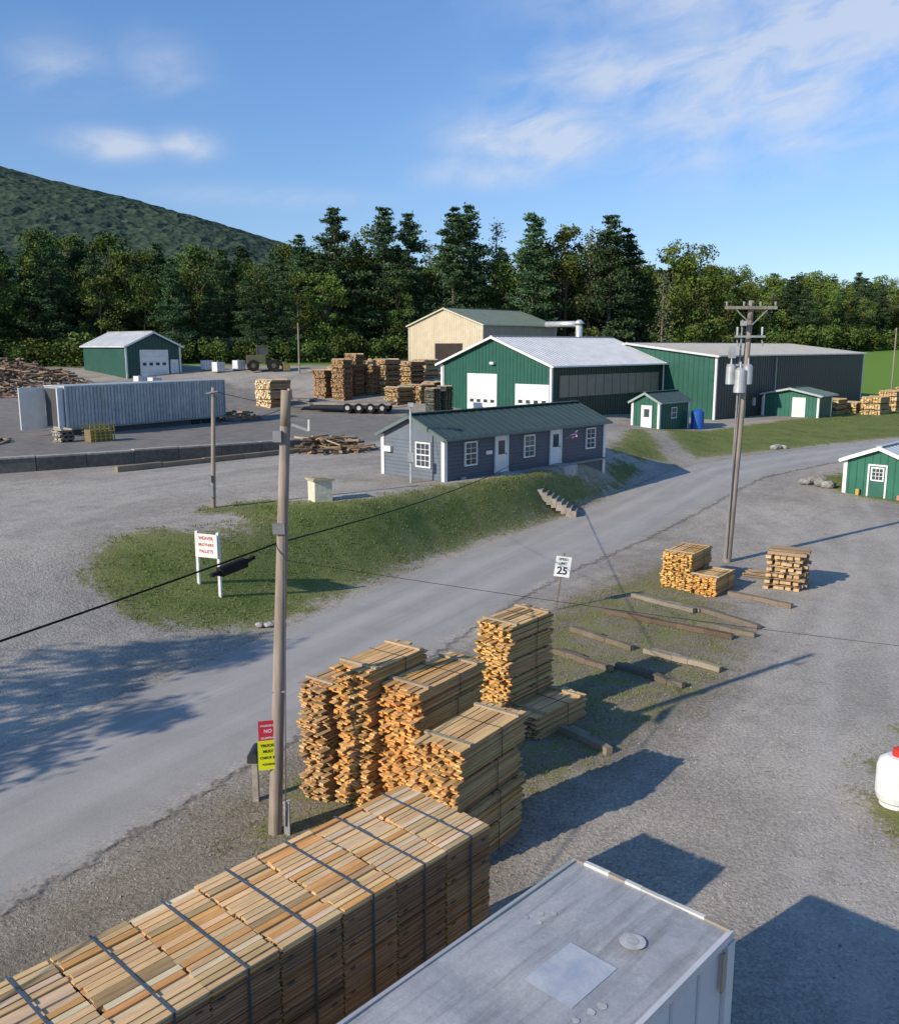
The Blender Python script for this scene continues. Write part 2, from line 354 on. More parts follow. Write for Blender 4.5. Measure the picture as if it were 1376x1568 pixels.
# ------------------------------------------------------------------ trees
def quads(cent,size,flat=0):
    n=len(cent)
    a=rng.normal(size=(n,3)); 
    if flat: a[:,2]*=flat
    a/=np.linalg.norm(a,axis=1)[:,None]; b=rng.normal(size=(n,3))
    if flat: b[:,2]*=flat
    b-=a*(a*b).sum(1)[:,None]; b/=np.linalg.norm(b,axis=1)[:,None]
    a*=size[:,None]/2;b*=size[:,None]/2*rng.uniform(.45,1,n)[:,None]
    return np.stack([cent-a-b*.5,cent+a*.2-b,cent+a+b*.3,cent-a*.1+b],1)
def tree_mesh(name,kind,H,seed,leaf=.45,dens=1.0,wide=1.0):
    global rng
    rng=np.random.default_rng(seed); random.seed(seed)
    mb=MB(); cents=[];cols=[];szs=[]
    bark=(.15,.125,.10)
    if kind=='dec':
        lean=(U(-.6,.6),U(-.6,.6))
        top=Vector((lean[0],lean[1],H*.8)); mb.cyl((0,0,-.5),(0,0,H*.3),.30,.22,7,bark); mb.cyl((0,0,H*.3),top,.22,.05,6,bark)
        Rr=H*U(.22,.30)*wide
        nc=int(60*dens)
        g0=np.array([U(.074,.105),U(.122,.15),U(.028,.04)])
        for i in range(nc):
            zf=U(.14,1.0); prof=math.sin(min(1,max(0,(zf-.02)/.995))*math.pi)**.5
            an=U(0,6.28); rr=Rr*prof*math.sqrt(U(.15,1))*U(.7,1.15)
            cz=H*zf-.8; c=np.array([lean[0]*zf+rr*math.cos(an),lean[1]*zf+rr*math.sin(an),cz])
            if i%4==0: mb.cyl((lean[0]*zf*.7,lean[1]*zf*.7,cz*.72),tuple(c),.09,.02,4,bark,cap=False)
            k=int(130*dens); cr=U(.7,1.6)*H/18
            d=rng.normal(size=(k,3)); d/=np.linalg.norm(d,axis=1)[:,None]; p=c+d*(cr*rng.uniform(.5,1.2,k)[:,None])*np.array([1.1,1.1,.8])
            cents.append(p); szs.append(rng.uniform(.5,1.3,k)*leaf)
            cols.append(np.clip(g0*U(.75,1.22)*rng.uniform(.8,1.2,(k,1))*np.array([U(.9,1.15),1,1]),0,1))
    elif kind=='pine':
        mb.cyl((0,0,-.5),(0,0,H*.55),.32,.2,7,bark); mb.cyl((0,0,H*.55),(0,0,H),.2,.03,6,bark)
        g0=np.array([.066,.112,.05])*U(.9,1.12); z=H*.2
        while z<H*.985:
            f=z/H; L=H*.2*((1-f)**.6)*1.3+.3
            for b in range(random.choice([4,5,6])):
                an=U(0,6.28); l=L*U(.4,1.1)
                if f<.42 and R()<.35: 
                    mb.cyl((0,0,z),(l*.7*math.cos(an),l*.7*math.sin(an),z+.2),.05,.01,3,(.2,.16,.13),cap=False); continue
                e=np.array([l*math.cos(an),l*math.sin(an),l*U(.0,.3)])
                mb.cyl((0,0,z),(e[0],e[1],z+e[2]),.06,.015,4,bark,cap=False)
                k=int((34+34*l)*dens); t=rng.uniform(.2,1.08,k)[:,None]; w=rng.normal(size=(k,3))*np.array([.45,.45,.22])*(.5+.24*l)
                p=np.array([0,0,z])+e*t+w*np.sin(np.clip(t,.1,1)*2.6)
                cents.append(p);szs.append(rng.uniform(.5,1.2,k)*leaf);cols.append(np.clip(g0*U(.75,1.3)*rng.uniform(.8,1.2,(k,1)),0,1))
            z+=U(.45,.9)*H/22
    elif kind=='thin':
        mb.cyl((0,0,-.5),(0,0,H),.2,.03,6,(.24,.21,.18)); z=H*.25
        while z<H*.97:
            an=U(0,6.28);l=U(.8,2.6)*(1.15-z/H);e=Vector((l*math.cos(an),l*math.sin(an),U(0,.8)))
            mb.cyl((0,0,z),tuple(Vector((0,0,z))+e),.05,.01,3,(.22,.19,.16),cap=False)
            if R()<.7:
                k=int(36*dens);p=np.array([0,0,z])+np.array(e)*rng.uniform(.5,1.2,(k,1))+rng.normal(size=(k,3))*.4
                cents.append(p);szs.append(rng.uniform(.5,1.1,k)*leaf);cols.append(np.array([.13,.14,.07])*rng.uniform(.6,1.3,(k,1)))
            z+=U(.15,.4)
    else:
        g0=np.array([.09,.13,.035])
        for i in range(10):
            c=np.array([U(-1.6,1.6),U(-1.6,1.6),U(.4,H*.8)]);k=150;d=rng.normal(size=(k,3));d/=np.linalg.norm(d,axis=1)[:,None]
            cents.append(c+d*U(.7,1.2)*rng.uniform(.5,1.15,(k,1)));szs.append(rng.uniform(.5,1.2,k)*leaf*.8);cols.append(g0*U(.7,1.2)*rng.uniform(.75,1.25,(k,1)))
        mb.cyl((0,0,-.2),(0,0,H*.5),.08,.03,5,bark)
    P=np.concatenate(cents);S=np.concatenate(szs);C=np.concatenate(cols)
    Q=quads(P,S,.6 if kind=='pine' else 0)
    nb=len(mb.v); nq=len(Q)
    verts=mb.v+Q.reshape(-1,3).tolist(); faces=mb.f+[(nb+4*i,nb+4*i+1,nb+4*i+2,nb+4*i+3) for i in range(nq)]
    me=bpy.data.meshes.new(name);me.from_pydata(verts,[],faces);me.materials.append(M_POLE);me.materials.append(M_LEAF)
    arr=np.ones((len(faces),4),np.float32);arr[:len(mb.c),:3]=np.array(mb.c);arr[len(mb.c):,:3]=C
    me.attributes.new('Col','FLOAT_COLOR','FACE').data.foreach_set('color',arr.ravel())
    me.polygons.foreach_set('material_index',[0]*len(mb.f)+[1]*nq);me.update();return me
DEC=[tree_mesh('deciduous_mesh','dec',18,100+i,.36) for i in range(5)]
PIN=[tree_mesh('pine_mesh','pine',22,200+i,.36,1.1) for i in range(4)]
THN=[tree_mesh('thin_mesh','thin',18,300+i,.34) for i in range(2)]
BSH=[tree_mesh('bush_mesh','bush',3,400+i,.36) for i in range(2)]
rng=np.random.default_rng(11);random.seed(11)
def put(name,me,x,y,hgt,base,parent=None,wide=1.0):
    o=bpy.data.objects.new(name,me);scene.collection.objects.link(o)
    s=hgt/base;o.location=(x,y,h(x,y)-.2);o.scale=(s*wide,s*wide,s);o.rotation_euler=(0,0,U(0,6.28))
    if parent:o.parent=parent
    return o
wood=empty('distant_woodland',(0,0,0))
def treeline(x):
    return float(np.interp(x,[-140,-75,-50,-25,0,30,60,110,160],[118,124,133,140,158,168,205,235,250]))
def topz(x,y):
    u=x/y
    return float(np.interp(u,[-.55,-.5,-.4,-.3,-.2,-.15,-.1,0,.1,.2,.28,.35,.42,.5,.6],[.130,.130,.120,.115,.110,.107,.112,.106,.106,.098,.090,.084,.084,.078,.076]))
for row in range(6):
    x=-105+U(0,4)
    while x<165:
        y=treeline(x)+row*7+U(-2.5,2.5)
        tz=9.5+topz(x,y)*y
        hg=(tz-h(x,y))*U(.76,1.03)*(1 if row>1 else U(.74,.98))
        hg=max(8,min(hg,26))
        r=R()
        if -.2<x/y<.25 and r<.28: put('tree',random.choice(PIN),x,y,hg,22,wood,U(.85,1.15))
        elif r<.39 and -.15<x/y<.3: put('tree',random.choice(THN),x,y,hg,18,wood)
        elif r<.42: put('tree',random.choice(PIN),x,y,hg*.95,22,wood)
        else: put('tree',random.choice(DEC),x,y,hg,18,wood,U(.9,1.25))
        x+=U(4.2,7)*(1+max(0,y-150)/250)
x=-95
while x<60:
    put('bush',random.choice(BSH),x,treeline(x)-U(1.5,6),U(2,5),3,wood,U(.9,1.4)); x+=U(1.5,3)
while x<155:
    put('bush',random.choice(BSH),x,treeline(x)-U(2.5,5),U(3,6),3,wood,U(.9,1.4)); x+=U(2,4)
for u,y,e,k in [(-.1225,150,.146,'p'),(-.092,156,.13,'d'),(-.07,152,.146,'p'),(-.045,154,.140,'p'),(.004,153,.146,'p'),(.022,157,.148,'p'),(.09,154,.142,'p'),(.125,158,.130,'d'),(.172,156,.138,'p'),(.19,160,.125,'p'),(.242,162,.115,'d'),(.262,165,.112,'d'),(-.16,148,.118,'p'),(.05,160,.130,'t'),(-.43,132,.118,'p'),(-.5,128,.13,'d'),(.15,158,.125,'t'),(.23,150,.08,'t')]:
    x=u*y; hg=9.5+e*y-h(x,y)
    put('pine_tree' if k=='p' else 'deciduous_tree',random.choice(PIN if k=='p' else THN if k=='t' else DEC),x,y,hg,22 if k=='p' else 18,None,1.05 if k!='d' else .9)
NEAR=[tree_mesh('roadside_tree_mesh','dec',13,501,.3,1.0)]
rng=np.random.default_rng(12);random.seed(12)
put('deciduous_tree',NEAR[0],-24.6,14.4,10.5,13); put('deciduous_tree',NEAR[0],-22.3,11.6,9,13)
# hill
def hill():
    xs=np.arange(-1900,1500,8.0);ys=np.arange(430,1500,9.0);X,Y=np.meshgrid(xs,ys)
    Rz=np.interp(X,[-1900,-1000,-596,-492,-388,-293,-206,-76,97,600,1500],[440,330,235,208,184,158,132,80,50,45,45])
    p=np.where(Y<1200,ss(430,1200,Y),1-.5*ss(1200,1500,Y))
    r=np.random.default_rng(3)
    Z=9+Rz*p-9*p+ (5*np.sin(X*.007+1)*np.sin(Y*.009)+3*np.sin(X*.021+Y*.013))*p*(1-p)*3 + r.random(X.shape)*5.2*np.minimum(1,p*8)
    n=len(xs);m=len(ys);idx=np.arange(n*m).reshape(m,n)
    me=bpy.data.meshes.new('forested_hill');me.from_pydata(np.stack([X,Y,Z],-1).reshape(-1,3).tolist(),[],np.stack([idx[:-1,:-1],idx[:-1,1:],idx[1:,1:],idx[1:,:-1]],-1).reshape(-1,4).tolist())
    mt,nt,b=newmat('hill_forest');P=poso(nt)
    v=nt.nodes.new('ShaderNodeTexVoronoi');v.inputs['Scale'].default_value=.13;nt.links.new(P,v.inputs['Vector'])
    c=mixc(nt,maprange(nt,noise(nt,P,.012,4,.7),.3,.7),(.052,.080,.062),(.075,.102,.064))  # distance haze mixed into the forest colour as a bluish cast
    c=mixc(nt,.7,c,grey3(nt,noise(nt,P,.1,4,.8),.55,1.35),'MULTIPLY')
    nt.links.new(c,b.inputs['Base Color']);b.inputs['Roughness'].default_value=1;b.inputs['Specular IOR Level'].default_value=0
    bump(nt,b,v.outputs['Distance'],.6,3)
    me.materials.append(mt);o=bpy.data.objects.new('forested_hill',me);scene.collection.objects.link(o)
hill()
# ------------------------------------------------------------------ buildings
GREEN=(.02,.10,.07);WHITE=(.78,.77,.73);ROOFG=(.055,.09,.075)
def fbox(mb,face,a0,a1,z0,z1,d0,d1,col,L=0,mi=0):
    if face=='F': mb.box(a0,-d1,z0,a1,-d0,z1,col,mi=mi)
    else: mb.box(-d1,a0,z0,-d0,a1,z1,col,mi=mi)
def ribs(mb,face,a0,a1,z0,ztop,step,col,d=.03,w=.06):
    a=a0+step*.5
    while a<a1-.02:
        z1=ztop(a) if callable(ztop) else ztop
        fbox(mb,face,a-w/2,a+w/2,z0,z1,0,d,col); a+=step
def gable(name,loc,az,L,W,wh,rh,wcol,rcol,over=.35,skirt=2,ridge=None,rib=.45,shade_col=None,trim=WHITE,rake=None):
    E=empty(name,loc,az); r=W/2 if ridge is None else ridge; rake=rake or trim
    mb=MB(); fc=shade_col or wcol  # front wall colour darkened where set: shade painted on the side away from sun
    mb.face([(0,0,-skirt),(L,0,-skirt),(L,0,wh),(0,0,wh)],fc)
    mb.face([(0,W,-skirt),(0,W,wh),(L,W,wh),(L,W,-skirt)],wcol)
    mb.face([(0,0,-skirt),(0,0,wh),(0,r,rh),(0,W,wh),(0,W,-skirt)],wcol)
    mb.face([(L,0,-skirt),(L,W,-skirt),(L,W,wh),(L,r,rh),(L,0,wh)],wcol)
    if rib:
        dk=tuple(c*.8 for c in wcol);dk2=tuple(c*.8 for c in fc)
        ribs(mb,'F',0,L,-skirt,wh-.02,rib,dk2)
        ribs(mb,'G',0,W,-skirt,lambda a:(wh+(rh-wh)*(a/r if a<r else (W-a)/(W-r)))-.05,rib,dk)
    mb.obj('walls',M_PAINT,E)
    rb=MB(); t=.12
    for y0,z0,y1,z1 in ((-over,wh-over*(rh-wh)/r,r,rh),(r,rh,W+over,wh-over*(rh-wh)/(W-r))):
        A=[(-over,y0,z0),(L+over,y0,z0),(L+over,y1,z1),(-over,y1,z1)]
        up=[(a,b,c+t) for a,b,c in A]
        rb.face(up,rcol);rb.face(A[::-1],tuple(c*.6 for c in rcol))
        for i in range(4):
            j=(i+1)%4; rb.face([A[i],A[j],up[j],up[i]],rake if i in(1,3) else rcol)
        n=int(L/.6)
        for i in range(n+1):
            x=-over+.02+(L+2*over-.08)*i/n
            rb.face([(x,y0,z0+t+.035),(x+.05,y0,z0+t+.035),(x+.05,y1,z1+t+.035),(x,y1,z1+t+.035)],tuple(c*.85 for c in rcol))
            rb.face([(x,y0,z0+t),(x,y0,z0+t+.035),(x,y1,z1+t+.035),(x,y1,z1+t)],tuple(c*.75 for c in rcol))
            rb.face([(x+.05,y0,z0+t),(x+.05,y1,z1+t),(x+.05,y1,z1+t+.035),(x+.05,y0,z0+t+.035)],tuple(c*.75 for c in rcol))
    rb.beam((-over,r,rh+t+.04),(L+over,r,rh+t+.04),.35,.05,tuple(c*.9 for c in rcol))
    rb.obj('roof',M_PAINT,E)
    tb=MB(); q=.07
    for x,y in((0,0),(0,W),(L,0)):
        s=.16
        if y==0: tb.box(x-q if x==0 else x-s,-q,-skirt,x+s if x==0 else x+q,-.002,wh-.05,trim)
        if x==0: tb.box(-q,(0 if y==0 else W-s),-skirt,-.002,(s if y==0 else W+q),wh-.05,trim)
    tb.beam((-over,-over-.06,wh-over*(rh-wh)/r+.04),(L+over,-over-.06,wh-over*(rh-wh)/r+.04),.12,.12,rake)
    for (ya,za),(yb,zb) in (((-over,wh-over*(rh-wh)/r),(r,rh)),((r,rh),(W+over,wh-over*(rh-wh)/(W-r)))):
        tb.beam((-over-.03,ya,za+.0),(-over-.03,yb,zb+.0),.04,.18,rake)
    tb.obj('trim',M_PAINT,E)
    return E
def window(E,face,c,z0,w,hg,cols=3,rows=4,name='window'):
    m=MB();g=MB();f=.08
    fbox(g,face,c-w/2+.01,c+w/2-.01,z0+.01,z0+hg-.01,.045,.055,(1,1,1))
    for a0,a1,b0,b1 in((c-w/2-f,c-w/2,z0-f,z0+hg+f),(c+w/2,c+w/2+f,z0-f,z0+hg+f),(c-w/2,c+w/2,z0-f,z0),(c-w/2,c+w/2,z0+hg,z0+hg+f)):
        fbox(m,face,a0,a1,b0,b1,.0,.09,WHITE)
    for i in range(1,cols): a=c-w/2+w*i/cols; fbox(m,face,a-.013,a+.013,z0,z0+hg,.056,.07,WHITE)
    for i in range(1,rows): a=z0+hg*i/rows; d=.03 if i*2==rows else .013; fbox(m,face,c-w/2,c+w/2,a-d,a+d,.071,.08,WHITE)
    m.obj(name+'_frame',M_PAINT,E); g.obj(name+'_glass',M_GLASS,E)
def door(E,face,c,w,hg,z0=0,glass=True,col=WHITE):
    m=MB();fbox(m,face,c-w/2-.1,c-w/2,z0,z0+hg+.1,0,.1,WHITE);fbox(m,face,c+w/2,c+w/2+.1,z0,z0+hg+.1,0,.1,WHITE);fbox(m,face,c-w/2,c+w/2,z0+hg,z0+hg+.1,0,.1,WHITE)
    fbox(m,face,c-w/2+.005,c+w/2-.005,z0+.02,z0+hg-.005,.02,.06,col)
    fbox(m,face,c+w/2-.14,c+w/2-.08,z0+1,z0+1.06,.06,.11,(.1,.1,.1))
    if not glass: 
        for k in(.25,1.1): fbox(m,face,c-w*.32,c+w*.32,z0+k,z0+k+.7,.06,.068,tuple(v*.85 for v in col))
    m.obj('door',M_PAINT,E)
    if glass:
        g=MB();fbox(g,face,c-w*.3,c+w*.3,z0+hg*.5,z0+hg*.88,.061,.066,(1,1,1));g.obj('door_glass',M_GLASS,E)
def garage_door(E,face,a0,a1,z0,z1,panes=4):
    m=MB();g=MB();n=max(4,int((z1-z0)/.55));s=(z1-z0)/n
    for i in range(n): fbox(m,face,a0,a1,z0+i*s+.015,z0+(i+1)*s-.015,.01,.06,WHITE)
    fbox(m,face,a0,a1,z0,z1,.0,.04,(.45,.45,.45))
    for a,b,c,d in((a0-.15,a0,z0,z1+.15),(a1,a1+.15,z0,z1+.15),(a0,a1,z1,z1+.15)): fbox(m,face,a,b,c,d,0,.1,WHITE)
    k=(a1-a0)/panes; zz=z0+s*2
    for i in range(panes): fbox(g,face,a0+k*i+k*.22,a0+k*(i+1)-k*.22,zz+s*.25,zz+s*.8,.061,.07,(1,1,1))
    m.obj('garage_door',M_PAINT,E);g.obj('garage_door_glass',M_GLASS,E)
GREY=(.15,.175,.205)
E=gable('office_building',(-.27,46.9,2.5),43,14.9,4.7,2.3,3.3,GREY,ROOFG,.3,1.4,rib=0,shade_col=(.085,.10,.13),rake=(.13,.17,.16))  # front grey is darker than the end wall: its shade is painted in
m=MB()
for k in range(11):
    z=.2*k; fbox(m,'F',.02,14.88,z,z+.015,.0,.02,(.06,.075,.095)); fbox(m,'G',.02,4.68,z,z+.015,0,.02,(.11,.13,.15))  # front laps darker too, following the shade painted on that wall
m.obj('siding_laps',M_PAINT,E)
for a in(2.03,7.1,13.3): window(E,'F',a,.75,.85,1.15,2,4)
window(E,'G',1.5,.7,.95,1.2)
door(E,'F',4.6,.95,2.03,0.05);door(E,'F',9.65,.95,2.03,0.05)
m=MB();fbox(m,'F',3.3,3.8,1.15,1.35,.02,.06,WHITE);fbox(m,'G',3.9,4.4,1.3,1.6,.02,.2,WHITE);fbox(m,'F',1.2,1.5,0,.12,.0,.2,(.3,.3,.3));m.obj('wall_sign',M_PAINT,E)
m=MB();m.cyl((10.7,-.05,1.5),(10.95,-.7,2.0),.015,.012,6,(.6,.6,.6))
for i in range(5): m.face([(10.93,-.68,1.95-i*.08),(10.93,-.68,1.87-i*.08),(10.82,-.35,1.75-i*.08),(10.82,-.35,1.83-i*.08)],(.5,.03,.04) if i%2==0 else (.7,.7,.7))
m.box(10.85,-.69,1.8,10.87,-.55,1.95,(.03,.05,.25));m.obj('flag',M_PAINT,E)
m=MB();m.box(-.3,-.5,-.05,14.9,-.05,.0,(.4,.38,.35));m.box(4.0,-1.2,-.5,5.2,-.02,.05,(.4,.39,.37));m.box(9,-1.2,-.6,10.3,-.02,.05,(.4,.39,.37));m.obj('porch_slab',M_STONE,E)
E=gable('green_garage_warehouse',(9.7,87,2.5),43.5,20.5,14.5,5.2,7.85,GREEN,(.72,.72,.71),.5,1.5,shade_col=(.028,.05,.04))  # front green lowered, with that side's shade put into the colour
garage_door(E,'G',.35,4.2,.05,3.2);garage_door(E,'G',6.9,10.6,.05,4.1)
m=MB();fbox(m,'F',1.2,19.4,2.1,4.2,.03,.09,(.26,.23,.17))
for i in range(13): fbox(m,'F',1.2+i*1.5,1.26+i*1.5,2.1,4.2,.09,.12,(.15,.14,.11))
m.obj('translucent_panel',M_PAINT,E)
m=MB();fbox(m,'G',7.0,7.5,5.2,5.45,.0,.4,(.7,.7,.65));m.cyl((-.12,14.1,0),(-.12,14.1,5),.06,.06,8,WHITE);m.cyl((20.3,-.12,-1),(20.3,-.12,5),.07,.07,8,WHITE);m.obj('downspout_and_light',M_PAINT,E)
E=gable('long_green_warehouse',(28.4,97.4,1.6),43.5,43,22,6.85,8.15,GREEN,(.38,.38,.37),.4,1.5,ridge=11,rib=.6,shade_col=(.04,.05,.05),rake=(.6,.61,.6))  # dark front wall colour carries painted shade
door(E,'F',6.5,1,2.1);door(E,'F',12,1,2.1)
m=MB()
for x in(14.5,): m.cyl((x,-.12,0),(x,-.12,6.6),.06,.06,8,(.6,.6,.6))
fbox(m,'F',5.2,5.6,1.2,1.9,.0,.25,(.4,.4,.4));fbox(m,'F',9,9.4,1.2,2.1,0,.2,(.45,.45,.45));m.obj('meters',M_PAINT,E)
E=gable('tan_metal_barn',(4.7,130,6.4),43.5,17,15,6.1,8.5,(.62,.53,.38),(.19,.235,.19),.3,1,shade_col=(.38,.33,.25),trim=(.6,.55,.42))  # front tan darkened as painted shade
m=MB();fbox(m,'G',3.9,9.4,0,3.5,.035,.07,(.05,.04,.035));m.obj('bay_shade_panel',M_ROUGH,E)  # flat dark panel paints in the shade inside the bay opening
m=MB();m.cyl((14,-.5,6.3),(14,-6.5,6.3),.45,.45,14,(.6,.62,.62));m.cyl((14,-6.5,6.6),(14,-6.5,-1),.5,.5,14,(.6,.62,.62));m.cyl((14,-6.5,6.3),(14,-6.5,6.9),.9,.3,14,(.65,.66,.66));m.obj('dust_duct',M_METAL,E,smooth=True)
E=gable('green_garage',(-34.9,119,5.6),-46.5,11.5,7.5,3.9,5.6,(.028,.09,.07),(.64,.66,.66),.35,2)
garage_door(E,'G',1.9,5.5,.0,3.3);door(E,'G',.9,.9,2.1,glass=False)
E=gable('small_green_shed',(19.4,84,1.95),43.5,5.4,2.9,2.45,3.2,(.028,.12,.08),ROOFG,.3,1,rake=(.3,.35,.33));door(E,'G',1.3,.95,2.0);window(E,'F',2.6,.9,.8,.9,2,2)
E=gable('green_utility_annex',(41,101,1.6),43.5,3.6,6.4,2.5,3.15,(.03,.14,.10),(.12,.18,.16),.5,1,rake=(.4,.45,.43));door(E,'G',2.2,1.3,2.1,glass=False)
m=MB();m.cyl((-.3,6.2,0),(-.3,6.2,2.5),.07,.07,8,WHITE);m.obj('porch_post',M_PAINT,E)
E=gable('green_storage_shed',(28.0,54.0,.25),43.5,6,4.1,2.25,3.05,(.028,.15,.095),(.55,.60,.60),.3,.6);
door(E,'G',2.1,.95,1.95,col=(.03,.13,.09));window(E,'G',2.1,1.1,.62,.7,3,3,'door_window')
m=MB();m.box(-.3,3.05,0,-.1,3.25,.45,(.5,.35,.1));m.box(-.3,.5,0,-.1,.8,.3,(.6,.25,.2));m.obj('flower_pots',M_ROUGH,E)
m=MB();m.cyl((23.9,87.4,1.4),(23.9,87.4,3.3),.62,.62,20,(.02,.10,.38));m.cyl((23.9,87.4,3.3),(23.9,87.4,3.55),.62,.2,20,(.02,.10,.38));m.obj('blue_storage_tank',M_PAINT,smooth=False)
# ------------------------------------------------------------------ lumber
TAN=(.76,.49,.225);ORG=(.80,.39,.11)
def lumber(name,loc,az,L,W,H,bw=.15,t=(.026,.05),bundle=.6,jit=.11,top=TAN,end=ORG,gap=.05,yawj=.012,strap=True,battens=True,side_shade=.72):
    mb=MB();n=max(2,round(W/bw));w=W/n
    nb=max(1,round(H/bundle)); bh=H/nb
    for b in range(nb):
        ox,oy=U(-.08,.08),U(-.05,.05); z0=b*bh; z1=(b+1)*bh-gap; bl=L*U(.97,1.03)
        for k in range(n):
            z=z0
            while z<z1-.012:
                tt=min(U(*t),z1-z)
                cc=var(top,.2,.07)
                if R()<.16: cc=tuple(c*.6 for c in cc)
                elif R()<.12: cc=(cc[0]*.95,cc[1]*.78,cc[2]*.6)
                sc_=tuple(c*side_shade*U(.8,1.1) for c in cc)  # side faces darkened by colour: painted shade, plus random board tone
                ec=var(end,.3,.12)
                if R()<.17: ec=tuple(c*.42 for c in ec)
                elif R()<.2: ec=(ec[0],ec[1]*1.25,ec[2]*1.6)
                yw=w*U(.66,1.02)
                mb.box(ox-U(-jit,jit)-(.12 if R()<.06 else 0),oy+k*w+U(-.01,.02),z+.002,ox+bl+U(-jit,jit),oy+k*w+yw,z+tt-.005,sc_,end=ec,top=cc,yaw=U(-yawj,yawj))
                z+=tt
        if b<nb-1 or battens:
            for s in(.12,.5,.86):
                if b==nb-1 and s==.5: continue
                mb.box(ox+bl*s,oy-.02,z1+.001,ox+bl*s+.09,oy+W+.02,z1+gap-.002,var((.28,.2,.12)) if b<nb-1 else var((.42,.33,.22)))
        if strap:
            x=ox+bl*.5+.2
            mb.box(x,oy-.035,z0,x+.018,oy-.03,z1+.01,(.04,.04,.045));mb.box(x,oy-.03,z1+.004,x+.018,oy+W+.03,z1+.009,(.05,.05,.055))
    return mb.obj(name,M_WOOD,None,loc,az)
A0=36
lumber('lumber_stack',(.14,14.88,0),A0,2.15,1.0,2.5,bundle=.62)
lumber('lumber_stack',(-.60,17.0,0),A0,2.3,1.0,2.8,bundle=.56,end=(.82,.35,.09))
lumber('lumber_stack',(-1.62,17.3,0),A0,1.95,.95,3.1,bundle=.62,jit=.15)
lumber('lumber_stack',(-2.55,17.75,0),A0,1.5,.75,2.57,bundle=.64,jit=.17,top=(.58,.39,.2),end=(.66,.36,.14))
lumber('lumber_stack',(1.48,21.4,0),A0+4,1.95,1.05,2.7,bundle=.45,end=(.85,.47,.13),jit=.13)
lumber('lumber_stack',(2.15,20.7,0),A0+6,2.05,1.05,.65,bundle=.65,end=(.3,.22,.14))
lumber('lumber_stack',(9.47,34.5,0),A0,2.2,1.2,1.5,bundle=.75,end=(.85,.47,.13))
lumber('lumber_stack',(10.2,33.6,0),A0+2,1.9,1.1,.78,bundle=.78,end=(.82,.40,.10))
def long_stack():
    az=42.5; BL=.92; n=12; W=1.78; H=2.8; rows=17; w=W/rows
    m=MB(); st=MB()
    for b in range(n):
        x1=-b*BL-U(0,.015);x0=x1-BL+.026; bz=U(-.008,.006)
        t=.0235; nz=int(H/t)
        tone=[var((.36,.22,.115),.18) for _ in range(9)]  # brown side boards, darkened so the stack's shaded flank is in the colour
        for k in range(nz):
            z=k*t+bz+(.0 if k else 0); top=k>=nz-3
            rr=range(rows) if (top or b==0) else (0,rows-1)
            for r in rr:
                if top and k==nz-1 and R()<.12: continue
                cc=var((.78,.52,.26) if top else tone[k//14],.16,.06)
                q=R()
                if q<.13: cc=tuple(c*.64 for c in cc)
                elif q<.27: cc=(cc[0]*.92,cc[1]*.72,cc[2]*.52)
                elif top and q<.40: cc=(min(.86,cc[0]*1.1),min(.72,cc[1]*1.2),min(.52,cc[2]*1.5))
                jx=U(-.02,.02)*(1.6 if top else 1)
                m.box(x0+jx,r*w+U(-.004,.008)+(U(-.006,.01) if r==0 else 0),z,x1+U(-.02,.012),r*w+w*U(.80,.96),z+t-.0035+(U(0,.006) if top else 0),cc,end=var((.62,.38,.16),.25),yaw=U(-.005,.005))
            if k%14==13 and not top:
                m.box(x0+.08,-.015,z+.002,x0+.16,W+.01,z+t-.003,(.18,.13,.08));m.box(x1-.18,-.015,z+.002,x1-.1,W+.01,z+t-.003,(.18,.13,.08))
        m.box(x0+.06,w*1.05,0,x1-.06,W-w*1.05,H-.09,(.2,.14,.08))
        xs_=x0+BL*.5; zt=H+bz+.008
        st.box(xs_-.016,-.02,zt,xs_+.016,W+.02,zt+.004,(.08,.11,.15)); st.box(xs_-.016,-.028,0,xs_+.016,-.022,zt+.004,(.05,.065,.085))
    E=empty('strapped_board_stack',(.578,11.87,0),az)
    m.obj('boards',M_WOOD,E);st.obj('straps',M_PAINT,E)
long_stack()
m=MB()
for k in range(12):
    z=k*.125
    for i in range(5):
        o=-.55+i*.27; c=var((.40,.28,.165),.3); e=var((.62,.43,.22),.2); l=U(.6,.8)
        if k%2: m.box(o,-l,z,o+.2,l,z+.115,c,yaw=U(-.1,.1))
        else: m.box(-l,o,z,l,o+.2,z+.115,c,end=e,yaw=U(-.1,.1))
m.obj('crossed_slab_pile',M_WOOD,None,(13.55,35.2,0),30)
m=MB()
for i in range(9): m.beam((U(0,.3),i*.12,.05+.06*(i%2)),(1.5+U(-.2,.3),i*.13-.2,.05+.06*(i%3)),.1,.04,var((.40,.30,.18),.3))
m.obj('loose_boards',M_WOOD,None,(12.2,36.9,0),115)
